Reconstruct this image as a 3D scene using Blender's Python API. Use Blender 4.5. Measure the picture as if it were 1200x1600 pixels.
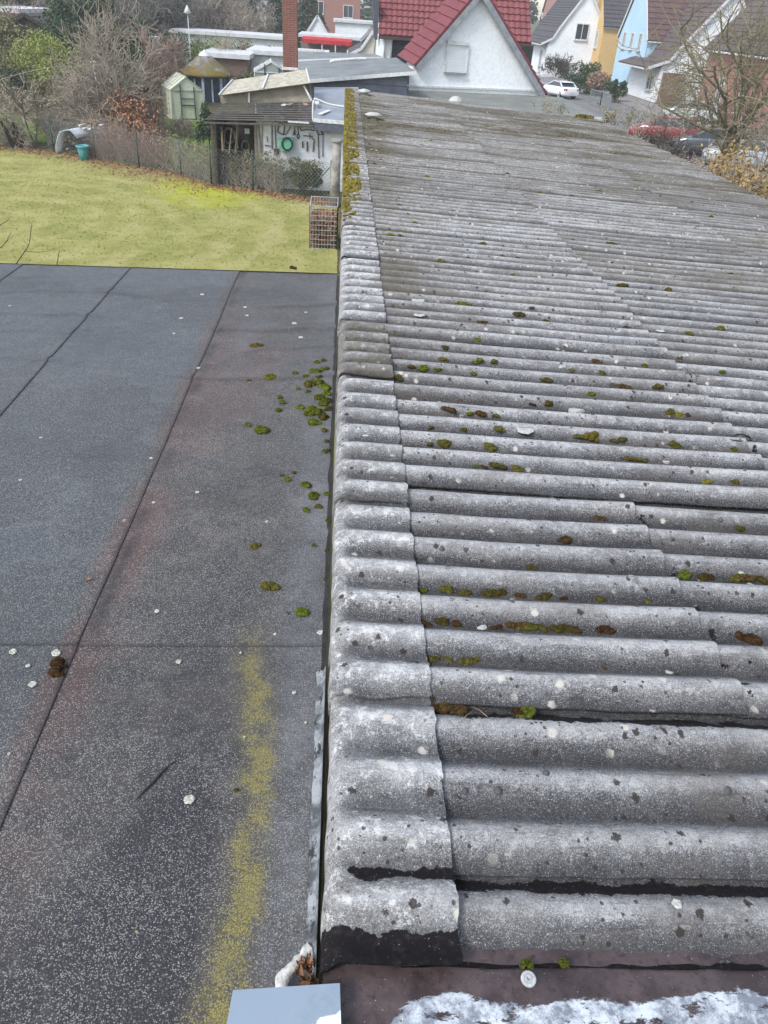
import bpy, bmesh, math, random
import numpy as np
from math import sin, cos, tan, pi, radians, floor, sqrt
from mathutils import Vector, Matrix, noise

for o in list(bpy.data.objects): bpy.data.objects.remove(o)
SC = bpy.context.scene
COL = SC.collection

# ------------------------------------------------------------------ camera
CAMH = 4.9
FPX, PIT, ROL, YAW = 1170.0, radians(34.05), radians(4.06), radians(4.6)
fwd = Vector((sin(YAW)*cos(PIT), cos(YAW)*cos(PIT), -sin(PIT)))
rgt = Vector((cos(YAW), -sin(YAW), 0)); upv = rgt.cross(fwd)
CR = cos(ROL)*rgt + sin(ROL)*upv; CU = -sin(ROL)*rgt + cos(ROL)*upv
cam = bpy.data.cameras.new('camera'); camo = bpy.data.objects.new('camera', cam); COL.objects.link(camo)
M = Matrix((CR, CU, -fwd)).transposed().to_4x4(); M.translation = (0, 0, CAMH); camo.matrix_world = M
cam.sensor_fit = 'VERTICAL'; cam.sensor_height = 36.0; cam.lens = FPX/1600*36
cam.clip_start = 0.05; cam.clip_end = 2000
SC.camera = camo
SC.render.resolution_x = 768; SC.render.resolution_y = 1024

# ------------------------------------------------------------------ light
SUN_EL, SUN_AZ = radians(46), radians(-128)          # azimuth measured from +Y towards +X
w = bpy.data.worlds.new('World'); SC.world = w; w.use_nodes = True
wn = w.node_tree; bg = wn.nodes['Background']
sky = wn.nodes.new('ShaderNodeTexSky'); sky.sky_type = 'NISHITA'; sky.sun_disc = False
sky.sun_elevation = SUN_EL; sky.sun_rotation = SUN_AZ; sky.air_density = 1.3; sky.dust_density = 1.2; sky.ozone_density = 1.0
hs = wn.nodes.new('ShaderNodeHueSaturation'); hs.inputs['Saturation'].default_value = 0.55
wn.links.new(sky.outputs[0], hs.inputs['Color']); wn.links.new(hs.outputs[0], bg.inputs[0])
bg.inputs[1].default_value = 0.14
sl = bpy.data.lights.new('sun', 'SUN'); sl.energy = 1.6; sl.angle = radians(15); sl.color = (1.0, .975, .95)
so = bpy.data.objects.new('sun', sl); COL.objects.link(so)
sd = Vector((sin(SUN_AZ)*cos(SUN_EL), cos(SUN_AZ)*cos(SUN_EL), sin(SUN_EL)))
so.rotation_euler = sd.to_track_quat('Z', 'Y').to_euler(); so.location = (0, 0, 30)
SC.view_settings.view_transform = 'Standard'; SC.view_settings.look = 'None'
SC.view_settings.exposure = 1.0; SC.view_settings.gamma = 1.0
SC.view_settings.use_curve_mapping = False

# ------------------------------------------------------------------ helpers
def ray(px, py): return (px-600)/FPX*CR - (py-800)/FPX*CU + fwd
def atY(px, py, Y): d = ray(px, py); return Vector((0, 0, CAMH)) + d*(Y/d.y)
def atZ(px, py, Z): d = ray(px, py); return Vector((0, 0, CAMH)) + d*((Z-CAMH)/d.z)
def atX(px, py, X): d = ray(px, py); return Vector((0, 0, CAMH)) + d*(X/d.x)
RR = random.Random(7)
def U(a, b): return RR.uniform(a, b)

class MB:
    def __init__(s): s.v = []; s.f = []; s.sm = []
    def add(s, vs, fs, smooth=False):
        n = len(s.v); s.v += [tuple(v) for v in vs]; s.f += [tuple(i+n for i in f) for f in fs]; s.sm += [smooth]*len(fs); return s
    def box(s, x0, x1, y0, y1, z0, z1):
        return s.add([(x0,y0,z0),(x1,y0,z0),(x1,y1,z0),(x0,y1,z0),(x0,y0,z1),(x1,y0,z1),(x1,y1,z1),(x0,y1,z1)],
                     [(3,2,1,0),(4,5,6,7),(0,1,5,4),(1,2,6,5),(2,3,7,6),(3,0,4,7)])
    def bar(s, a, b, w, h=None, up=(0,0,1)):
        a = Vector(a); b = Vector(b); h = h or w; d = (b-a).normalized(); up = Vector(up)
        if abs(d.dot(up)) > .98: up = Vector((0,1,0))
        sx = d.cross(up).normalized()*w/2; sz = sx.normalized().cross(d).normalized()*h/2
        vs = [a-sx-sz,a+sx-sz,a+sx+sz,a-sx+sz,b-sx-sz,b+sx-sz,b+sx+sz,b-sx+sz]
        return s.add(vs, [(0,1,2,3),(7,6,5,4),(0,4,5,1),(1,5,6,2),(2,6,7,3),(3,7,4,0)])
    def tube(s, pts, rs, n=6, caps=True):
        pts = [Vector(p) for p in pts]
        if not isinstance(rs, (list, tuple)): rs = [rs]*len(pts)
        vs = []; 
        for i, p in enumerate(pts):
            d = (pts[min(i+1, len(pts)-1)]-pts[max(i-1, 0)]).normalized()
            ref = Vector((0,0,1)) if abs(d.z) < .9 else Vector((1,0,0))
            a = d.cross(ref).normalized(); b = d.cross(a)
            for k in range(n): t = 2*pi*k/n; vs.append(p+(a*cos(t)+b*sin(t))*rs[i])
        fs = [(i*n+k, i*n+(k+1)%n, (i+1)*n+(k+1)%n, (i+1)*n+k) for i in range(len(pts)-1) for k in range(n)]
        if caps: fs += [tuple(range(n-1,-1,-1)), tuple((len(pts)-1)*n+k for k in range(n))]
        return s.add(vs, fs, n > 4)
    def lathe(s, c, prof, n=20):
        c = Vector(c); vs = []
        for (r, z) in prof:
            for k in range(n): vs.append(c+Vector((r*cos(2*pi*k/n), r*sin(2*pi*k/n), z)))
        fs = [(i*n+k, i*n+(k+1)%n, (i+1)*n+(k+1)%n, (i+1)*n+k) for i in range(len(prof)-1) for k in range(n)]
        return s.add(vs, fs, True)
    def poly(s, pts, ext):
        """closed solid: polygon extruded by vector"""
        pts = [Vector(p) for p in pts]; e = Vector(ext); n = len(pts)
        return s.add(pts+[p+e for p in pts], [tuple(range(n-1,-1,-1)), tuple(range(n, 2*n))]+[(i,(i+1)%n,n+(i+1)%n,n+i) for i in range(n)])
    def slab(s, q, t):
        """quad of four points thickened along its normal"""
        q = [Vector(p) for p in q]; nn = (q[1]-q[0]).cross(q[3]-q[0]).normalized()*t
        return s.poly([p-nn for p in q], nn)
    def build(s, name, mat=None, parent=None, loc=None, **props):
        me = bpy.data.meshes.new(name); me.from_pydata([tuple(v) for v in s.v], [], s.f); me.update()
        me.polygons.foreach_set('use_smooth', s.sm)
        if mat: me.materials.append(mat)
        o = bpy.data.objects.new(name, me); COL.objects.link(o)
        if parent: o.parent = parent; o.matrix_parent_inverse = Matrix.Translation(-Vector(parent.get('base', (0,0,0))))
        if loc is not None: o.location = loc
        for k, v in props.items(): o[k] = v
        bm_fix(me)
        return o
def bm_fix(me):
    bm = bmesh.new(); bm.from_mesh(me); bmesh.ops.recalc_face_normals(bm, faces=bm.faces); bm.to_mesh(me); bm.free()
def tag(o, label=None, cat=None, group=None, kind=None):
    if label: o['label'] = label
    if cat: o['category'] = cat
    if group: o['group'] = group
    if kind: o['kind'] = kind
    return o
def empty(name, loc, label, cat, group=None):
    """root at loc; children are built in world coordinates and offset back"""
    o = bpy.data.objects.new(name, None); COL.objects.link(o); o.location = loc; o['base'] = tuple(loc); o.empty_display_size = .2
    return tag(o, label, cat, group)
def npmesh(name, V, F, mat, parent=None, smooth=True, attrs=None):
    me = bpy.data.meshes.new(name)
    V = np.asarray(V, dtype=np.float32); F = np.asarray(F, dtype=np.int32); k = F.shape[1]
    me.vertices.add(len(V)); me.vertices.foreach_set('co', V.ravel())
    me.loops.add(F.size); me.loops.foreach_set('vertex_index', F.ravel())
    me.polygons.add(len(F)); me.polygons.foreach_set('loop_start', np.arange(0, F.size, k, dtype=np.int32))
    me.update(calc_edges=True); me.validate()
    me.polygons.foreach_set('use_smooth', [smooth]*len(me.polygons))
    for an, dat in (attrs or {}).items():
        a = me.attributes.new(an, 'FLOAT', 'POINT'); a.data.foreach_set('value', np.asarray(dat, dtype=np.float32))
    me.materials.append(mat)
    o = bpy.data.objects.new(name, me); COL.objects.link(o)
    if parent: o.parent = parent; o.matrix_parent_inverse = Matrix.Translation(-Vector(parent.get('base', (0,0,0))))
    return o
def copy_tree(o, parent=None):
    c = o.copy(); COL.objects.link(c)
    if parent: c.parent = parent
    for ch in list(o.children): copy_tree(ch, c)
    return c

# ------------------------------------------------------------------ materials
class NT:
    def __init__(s, name):
        s.m = bpy.data.materials.new(name); s.m.use_nodes = True; s.t = s.m.node_tree; s.b = s.t.nodes['Principled BSDF']
        s.co = s.t.nodes.new('ShaderNodeTexCoord').outputs['Object']
    def n(s, ty, **kw):
        nd = s.t.nodes.new(ty)
        for k, v in kw.items():
            if k in ('inp',):
                for a, b in v.items(): 
                    if hasattr(b, 'links'): s.t.links.new(b, nd.inputs[a])
                    else: nd.inputs[a].default_value = b
            else: setattr(nd, k, v)
        return nd
    def L(s, a, b): s.t.links.new(a, b)
    def noise(s, scale, detail=4, rough=.55, co=None, dist=0):
        nd = s.n('ShaderNodeTexNoise', inp={'Scale': scale, 'Detail': detail, 'Roughness': rough, 'Distortion': dist}); s.L(co or s.co, nd.inputs['Vector']); return nd.outputs['Fac']
    def vor(s, scale, co=None, rnd=1.0, out='Distance', feature='F1'):
        nd = s.n('ShaderNodeTexVoronoi', feature=feature, inp={'Scale': scale, 'Randomness': rnd}); s.L(co or s.co, nd.inputs['Vector']); return nd.outputs[out]
    def map(s, f, a, b, c=0., d=1., smooth=True):
        nd = s.n('ShaderNodeMapRange', interpolation_type='SMOOTHSTEP' if smooth else 'LINEAR'); s.L(f, nd.inputs[0])
        for i, v in zip((1,2,3,4), (a,b,c,d)): nd.inputs[i].default_value = v
        return nd.outputs[0]
    def math(s, op, a, b=None, clamp=False):
        nd = s.n('ShaderNodeMath', operation=op); nd.use_clamp = clamp
        for i, v in enumerate((a, b)):
            if v is None: continue
            if hasattr(v, 'links'): s.L(v, nd.inputs[i])
            else: nd.inputs[i].default_value = v
        return nd.outputs[0]
    def mix(s, f, a, b):
        nd = s.n('ShaderNodeMix', data_type='RGBA')
        for k, v in ((0, f), (6, a), (7, b)):
            if hasattr(v, 'links'): s.L(v, nd.inputs[k])
            else: nd.inputs[k].default_value = v if k == 0 else (*v, 1)[:4]
        return nd.outputs[2]
    def scaled(s, sx, sy, sz, co=None, dist=0, dscale=3):
        nd = s.n('ShaderNodeMapping'); nd.inputs['Scale'].default_value = (sx, sy, sz); s.L(co or s.co, nd.inputs[0]); return nd.outputs[0]
    def xyz(s):
        nd = s.n('ShaderNodeSeparateXYZ'); s.L(s.co, nd.inputs[0]); return nd.outputs
    def attr(s, name): return s.n('ShaderNodeAttribute', attribute_name=name).outputs['Fac']
    def rnd(s): return s.n('ShaderNodeObjectInfo').outputs['Random']
    def bump(s, h, strength=.5, dist=.01, prev=None):
        nd = s.n('ShaderNodeBump'); nd.inputs['Strength'].default_value = strength; nd.inputs['Distance'].default_value = dist; s.L(h, nd.inputs['Height'])
        if prev: s.L(prev, nd.inputs['Normal'])
        return nd.outputs[0]
    def out(s, col=None, rough=.8, nrm=None, spec=None, metal=None):
        if col is not None:
            if hasattr(col, 'links'): s.L(col, s.b.inputs['Base Color'])
            else: s.b.inputs['Base Color'].default_value = (*col, 1)
        if hasattr(rough, 'links'): s.L(rough, s.b.inputs['Roughness'])
        else: s.b.inputs['Roughness'].default_value = rough
        if nrm: s.L(nrm, s.b.inputs['Normal'])
        if spec is not None: s.b.inputs['Specular IOR Level'].default_value = spec
        if metal is not None: s.b.inputs['Metallic'].default_value = metal
        return s.m
_mc = {}
def gen(name, c=(.3,.3,.3), c2=None, scale=3., rough=.85, bump=.3, bscale=None, contrast=(.35,.65), spec=.3, metal=0., perobj=0.):
    """weathered two-tone material"""
    if name in _mc: return _mc[name]
    n = NT(name); c2 = c2 or tuple(x*.7 for x in c)
    f = n.map(n.noise(scale, 6, .65), *contrast)
    col = n.mix(f, c, c2)
    g = n.map(n.noise(scale*9, 3, .6), .4, .75, 0, .35); col = n.mix(g, col, tuple(x*.6 for x in c2))
    if perobj:
        h = n.n('ShaderNodeHueSaturation'); n.L(col, h.inputs['Color']); n.L(n.map(n.rnd(), 0, 1, 1-perobj, 1+perobj, False), h.inputs['Value']); col = h.outputs[0]
    nr = n.bump(n.noise(bscale or scale*8, 5, .6), bump, .02)
    _mc[name] = n.out(col, rough, nr, spec, metal); return _mc[name]

def corrugated_mat(name, mossy=False, cap=False):
    n = NT(name)
    h = n.attr('crest'); dk = n.attr('tar'); my = n.attr('moss'); near_fade = n.attr('near_fade')
    big = n.noise(1.6, 5, .6); med = n.noise(9, 6, .65); fine = n.noise(240, 3, .75); fine2 = n.noise(110, 5, .85)
    str_ = n.noise(26, 4, .6, n.scaled(.12, 1, 1))
    if cap: a, b = (.25,.25,.255), (.115,.116,.12)
    else:   a, b = (.180,.180,.188), (.096,.096,.103)
    col = n.mix(n.map(med, .32, .7), a, b)
    col = n.mix(n.math('MULTIPLY', n.map(big, .45, .65), .6), col, (.20,.192,.185))
    # weathering and painted-in shade darken lower flanks and valleys; crests lightened by wave height
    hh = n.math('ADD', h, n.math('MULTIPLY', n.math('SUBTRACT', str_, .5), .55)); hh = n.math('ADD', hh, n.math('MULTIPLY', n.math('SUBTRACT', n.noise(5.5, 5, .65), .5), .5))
    weather_shade = n.math('MULTIPLY', n.map(hh, .02, .74, .95, 0., False), n.math('SUBTRACT', 1., n.math('MULTIPLY', near_fade, .42)))  # painted flank shade is weaker on the nearest sheets
    col = n.mix(weather_shade, col, (.024,.022,.024))
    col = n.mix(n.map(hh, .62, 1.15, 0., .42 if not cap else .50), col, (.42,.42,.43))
    cl = n.math('ADD', n.noise(30, 6, .8), n.math('MULTIPLY', n.math('SUBTRACT', hh, .5), .16))
    col = n.mix(n.map(cl, .54, .68, 0, .62 if not cap else .9), col, ((.46,.455,.45) if not cap else (.60,.60,.595))); col = n.mix(n.map(cl, .48, .36, 0, .45), col, (.055,.055,.06))
    # fine pale mineral grain, denser on the crests
    th = n.math('ADD', n.math('MULTIPLY', fine, .5), n.math('MULTIPLY', fine2, .5)); th = n.math('ADD', th, n.math('MULTIPLY', n.math('SUBTRACT', hh, .5), .09))
    ga = n.n('ShaderNodeTexNoise', inp={'Scale': 2.4, 'Detail': 4.}); n.L(n.co, ga.inputs['Vector']); gam = n.map(ga.outputs['Fac'], .38, .62, .45, 1.)
    col = n.mix(n.math('MULTIPLY', n.map(th, .51, .62, 0, .66), gam), col, (.52,.52,.52)); col = n.mix(n.map(th, .49, .38, 0, .62), col, (.035,.035,.038))
    sp = n.map(n.math('ADD', n.noise(300, 2, .7), n.math('MULTIPLY', hh, .06)), .60, .68)
    col = n.mix(n.math('MULTIPLY', sp, .6), col, (.60,.60,.60))
    bl = n.map(n.noise(8.5, 6, .78), .60, .68); col = n.mix(n.math('MULTIPLY', bl, .6), col, (.038,.036,.04)); wr = n.map(n.noise(3.1, 5, .7, n.scaled(.5, 1.2, 1)), .50, .66); col = n.mix(n.math('MULTIPLY', wr, .45), col, (.105,.092,.078)); rn = n.map(n.noise(48, 4, .7, n.scaled(.07, 1, 1)), .56, .68); col = n.mix(n.math('MULTIPLY', rn, .40), col, (.05,.048,.05))
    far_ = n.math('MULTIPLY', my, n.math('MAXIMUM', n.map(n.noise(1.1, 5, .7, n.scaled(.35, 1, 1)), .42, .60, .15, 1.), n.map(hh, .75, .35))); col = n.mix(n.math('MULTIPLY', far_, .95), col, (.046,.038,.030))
    hv = n.n('ShaderNodeHueSaturation'); n.L(col, hv.inputs['Color']); n.L(n.map(n.rnd(), 0, 1, .84, 1.14, False), hv.inputs['Value']); col = hv.outputs[0]
    # warm cream lichen rosettes
    r1 = n.vor(11); rs = n.math('MULTIPLY', n.map(n.math('ADD', r1, n.math('MULTIPLY', n.noise(60,4,.7), .30)), .34, .24), n.map(n.noise(2.7,3), .48, .58))
    col = n.mix(n.math('MULTIPLY', rs, .75), col, (.60,.56,.49))
    # small dark pits / dead moss specks
    r2 = n.vor(13.5, n.scaled(1,1,.3)); pit = n.math('MULTIPLY', n.map(n.math('ADD', r2, n.math('MULTIPLY', n.math('SUBTRACT', n.noise(55,4,.8), .5), .45)), .16, .12), n.map(n.noise(4,2), .40, .46))
    col = n.mix(n.math('MULTIPLY', pit, .9), col, (.035,.028,.024))
    r3 = n.vor(31); pit2 = n.math('MULTIPLY', n.map(n.math('ADD', r3, n.math('MULTIPLY', n.math('SUBTRACT', n.noise(90,3,.8), .5), .35)), .19, .14), n.map(n.noise(3,2), .44, .56)); col = n.mix(n.math('MULTIPLY', pit2, .85), col, (.03,.027,.027))
    # brownish far grime
    mf = n.math('MULTIPLY', my, n.map(n.noise(22, 5, .7), .38, .60)); col = n.mix(n.math('MULTIPLY', mf, .75), col, (.125,.11,.075))
    mf2 = n.math('MULTIPLY', my, n.map(n.noise(50, 4, .7), .60, .68)); col = n.mix(mf2, col, (.085,.075,.022))
    # tar
    tf = n.map(n.math('ADD', dk, n.math('ADD', n.math('MULTIPLY', n.math('SUBTRACT', n.noise(38, 6, .7), .5), .8), n.math('MULTIPLY', n.math('SUBTRACT', n.noise(9, 4, .7), .5), 2.1))), .47, .55)
    tcol = n.mix(n.map(n.noise(60, 4), .5, .72), (.008,.006,.007), (.024,.020,.021)); tcol = n.mix(n.map(n.noise(190,2), .70, .76), tcol, (.45,.44,.45))
    col = n.mix(tf, col, tcol)
    b1 = n.bump(fine, .5, .002); b2 = n.bump(fine2, .8, .005, b1); b3 = n.bump(med, .5, .010, b2)
    return n.out(col, n.mix(tf, (.92,)*3, (.72,)*3), n.bump(tf, -.6, .003, b3), .2)

def bitumen_mat():
    n = NT('bitumen_felt'); X = n.xyz()
    ye = n.attr('yellow'); red = n.attr('red'); wet = n.attr('wet'); pale = n.attr('pale'); blue = n.attr('blue')
    fine = n.noise(210, 2, .6); f2 = n.noise(120, 3, .7); med = n.noise(7, 5, .6)
    col = n.mix(n.map(med, .35, .68), (.040,.037,.036), (.078,.070,.066))
    col = n.mix(n.math('MULTIPLY', blue, .85), col, (.062,.070,.081))
    col = n.mix(n.math('MULTIPLY', wet, .85), col, (.018,.016,.021))
    col = n.mix(n.math('MULTIPLY', red, n.map(n.math('ADD', n.noise(3.5,6,.75), n.math('MULTIPLY', red, .18)), .46, .64, .08, .9)), col, (.085,.044,.038))
    col = n.mix(n.math('MULTIPLY', pale, n.map(n.noise(12,4,.7), .3, .6, .3, .8)), col, (.13,.137,.15))
    tide = n.noise(1.15, 5, .62); tl = n.math('MULTIPLY', n.map(n.math('ABSOLUTE', n.math('SUBTRACT', tide, .5)), .018, .0), .14); col = n.mix(tl, col, (.14,.14,.14)); col = n.mix(n.map(tide, .50, .46, 0, .30), col, (.030,.029,.031))
    # mineral granules
    gr = n.n('ShaderNodeTexVoronoi', feature='F1', inp={'Scale': 290.}); n.L(n.co, gr.inputs['Vector'])
    gs = n.n('ShaderNodeSeparateColor'); n.L(gr.outputs['Color'], gs.inputs[0]); gval = gs.outputs[0]
    disc = n.map(gr.outputs['Distance'], .55, .38)
    dens = n.math('ADD', n.math('MULTIPLY', n.noise(1.6, 6, .7), 1.0), n.math('MULTIPLY', n.noise(28, 3, .6), .35)); dens = n.math('SUBTRACT', dens, n.math('MULTIPLY', wet, .09))
    gl = n.map(n.math('ADD', gval, dens), 1.16, 1.52)
    col = n.mix(n.math('MULTIPLY', n.math('MULTIPLY', gl, disc), .78), col, (.31,.31,.30))
    g1 = n.map(fine, .56, .70); col = n.mix(n.math('MULTIPLY', g1, .45), col, (.23,.23,.235))
    dk = n.map(n.noise(150,3,.7,n.scaled(1,1.2,1)), .47, .30); col = n.mix(n.math('MULTIPLY', dk, .7), col, (.012,.012,.016))
    # chrome-yellow crustose lichen, sitting on single granules
    yt = n.math('MULTIPLY', ye, n.map(n.noise(14,5,.75), .28, .62, .35, 1)); yf = n.map(n.math('ADD', n.math('ADD', n.math('MULTIPLY', yt, .42), n.math('MULTIPLY', gs.outputs[1], .22)), n.math('MULTIPLY', n.noise(90,3,.75), .6)), .60, .78)
    yf = n.math('MULTIPLY', yf, n.map(ye, .0, .75)); yf = n.math('MULTIPLY', yf, n.map(gr.outputs['Distance'], .62, .42, .25, 1)); col = n.mix(n.math('MULTIPLY', yf, .8), col, n.mix(gs.outputs[2], (.34,.28,.035), (.19,.17,.045)))
    halo = n.math('MULTIPLY', n.map(ye, 0, .8), .22); col = n.mix(n.math('MULTIPLY', halo, .6), col, (.16,.13,.04))
    ys = n.math('MULTIPLY', n.map(n.noise(80,2), .70, .76), n.map(n.noise(1.3,3), .50, .62)); col = n.mix(n.math('MULTIPLY', ys, .6), col, (.36,.32,.10))
    col = n.mix(n.math('MULTIPLY', n.attr('seam'), n.map(n.noise(18, 4, .7), .3, .55, .45, .95)), col, (.020,.020,.024))
    b1 = n.bump(fine, .8, .003); b2 = n.bump(f2, .5, .003, b1); b3 = n.bump(n.noise(3.2,4,.6,n.scaled(.6,1.6,1)), .25, .03, b2)
    return n.out(col, n.map(med, .3, .7, .55, .75), b3, .4)

# ================================================================== CORRUGATED SHED ROOF
LAM, AMP, C0 = .177, .0232, 1.62
TA = tan(radians(2.9)); Z0 = 3.186
EAVE_X = 6.15
def wav(Y): return .5+.5*cos(2*pi*(Y-C0)/LAM)
def wav_np(Y): c = .5+.5*np.cos(2*np.pi*(Y-C0)/LAM); return c
def zroof(x, Y): return Z0 - x*TA + AMP*(2*wav(Y)-1)
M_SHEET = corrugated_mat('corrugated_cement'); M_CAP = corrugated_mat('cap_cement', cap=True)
M_DKMETAL = gen('dark_metal', (.05,.05,.055), rough=.5, spec=.5)

def hash_noise(seed, n, k):
    r = np.random.RandomState(seed); a = r.uniform(-1, 1, k); return np.interp(np.linspace(0, k-1, n), np.arange(k), a)

def grid_solid(name, X, Y, Ztop, thick, mat, parent, attrs):
    """X,Y,Ztop: (ny,nx) arrays -> closed sheet"""
    ny, nx = X.shape; top = np.stack([X, Y, Ztop], -1).reshape(-1, 3); bot = top.copy(); bot[:, 2] -= thick
    V = np.concatenate([top, bot]); N = ny*nx; I = np.arange(N).reshape(ny, nx)
    q = np.stack([I[:-1,:-1], I[:-1,1:], I[1:,1:], I[1:,:-1]], -1).reshape(-1, 4); F = [q, q[:, ::-1]+N]
    def side(a): return np.stack([a[:-1], a[:-1]+N, a[1:]+N, a[1:]], -1)
    F += [side(I[0])[:, ::1], side(I[-1])[:, ::-1], side(I[:,0])[:, ::-1], side(I[:,-1])]
    F = np.concatenate(F); at = {k: np.concatenate([v.ravel(), v.ravel()]) for k, v in attrs.items()}
    o = npmesh(name, V, F, mat, parent, True, at)
    me = o.data
    # sharp rim so the lip reads as a broken edge
    bm = bmesh.new(); bm.from_mesh(me)
    for e in bm.edges:
        if len(e.link_faces) == 2 and e.link_faces[0].normal.dot(e.link_faces[1].normal) < .5: e.smooth = False
    bm.to_mesh(me); bm.free()
    return o

shed = empty('long_shed', (0, .8, 0), 'long low shed with weathered grey corrugated cement roof, mossy along its left edge', 'shed')
# side joints (near lip of each column of sheets), all in wave valleys
J = [.790, 1.0005, 1.5315, 2.7705]; 
while J[-1]+.885 < 20.1: J.append(J[-1]+.885)
J.append(J[-1]+.885)
def make_sheet(y0, y1, x0, x1, lift, seed, xlift0=.0, dark=0.):
    rs = np.random.RandomState(seed)
    near = y0 < 6
    ny = int((y1-y0)/LAM*(20 if near else 14))+1; nx = max(4, int((x1-x0)/(.05 if near else .16))+1)
    yy = np.linspace(0, 1, ny)[:, None]; xx = np.linspace(0, 1, nx)[None, :]
    e0 = hash_noise(seed, nx, max(3, int(nx*.7)))*.0035 + hash_noise(seed+5, nx, 4)*.003
    e0 = e0 + .012*np.clip(hash_noise(seed+6, nx, max(5, int(nx*.45)))-.62, 0, 1)*2.2
    e1 = hash_noise(seed+9, ny, max(3, int(ny*.5)))*.003
    Y = (y0+e0[None,:]) + (y1-y0-e0[None,:])*yy; X = x0 + (x1+e1[:,None]-x0)*xx
    skew = rs.uniform(-.0035, .0035); X = X + 0*Y
    ph = skew*(X-x0)
    Z = Z0 - X*TA + AMP*np.cos(2*np.pi*(Y+ph-C0)/LAM)
    fade = np.clip((Y-y0)/(y1-y0), 0, 1)
    Z = Z + lift*(1-fade)**1.5 + .002 + xlift0*((X-x0)/(x1-x0))**3
    Z = Z + hash_noise(seed+3, nx, 6)[None,:]*.0035 + hash_noise(seed+4, ny, 7)[:,None]*.003
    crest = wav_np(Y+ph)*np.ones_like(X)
    tar = np.zeros_like(X)
    far = np.clip((Y-6)/8, 0, 1)
    joint = np.exp(-((X-(x1+.03))/.05)**2)*0 + np.exp(-((X-x0-.10)/.045)**2)*(x0 > .5); tar = tar + joint*.30
    moss = far*.75 + .55*np.exp(-((X-.4)/.35)**2)*np.clip((Y-3)/3, 0, 1) + dark*.5
    # the lap strip next to the neighbour's lip
    if y1 < 1.1: tar = tar + np.exp(-((Y-.972)/.026)**2)*.95 + np.clip((.835-Y)/.03, 0, 1)*.9
    elif y1 < 1.7: tar = tar + np.exp(-((Y-1.49)/.031)**2)*.86*np.clip((X-.2)/.3, .3, 1)
    if 2 < y1 < 12: tar = tar + .46*np.exp(-((Y-(y1-.078))/.020)**2)
    o = grid_solid('roof_sheet', X, Y, Z, .0062, M_SHEET, shed, {'crest': crest, 'moss': moss, 'tar': tar, 'near_fade': np.clip((2.0-Y)/.8, 0, 1)})
    return o
k = 0
for i in range(len(J)-1):
    ja, jb = J[i], J[i+1]
    rows = [(.17, 1.32), (1.25, 3.40), (3.33, EAVE_X)] if i == 2 else ([(.17, 2.17), (2.10, 4.2), (4.13, EAVE_X)])
    for r, (xa, xb) in enumerate(rows):
        k += 1; rs = random.Random(k*31)
        ext = .045 if i < 2 else .07
        lift = .010 + rs.uniform(0, .007) + (.006 if i in (2, 3) else 0)
        if i == 0: lift = .0
        s = make_sheet(ja, min(jb+ext, 20.35), xa, xb + (rs.uniform(-.03, .03) if r < 2 else rs.uniform(-.02,.05)), lift, k*17, .016 if r < 2 else 0, rs.choice([0,0,.3,.8]) if ja > 4 else 0)
        s.data.name = 'roof_sheet'

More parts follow.
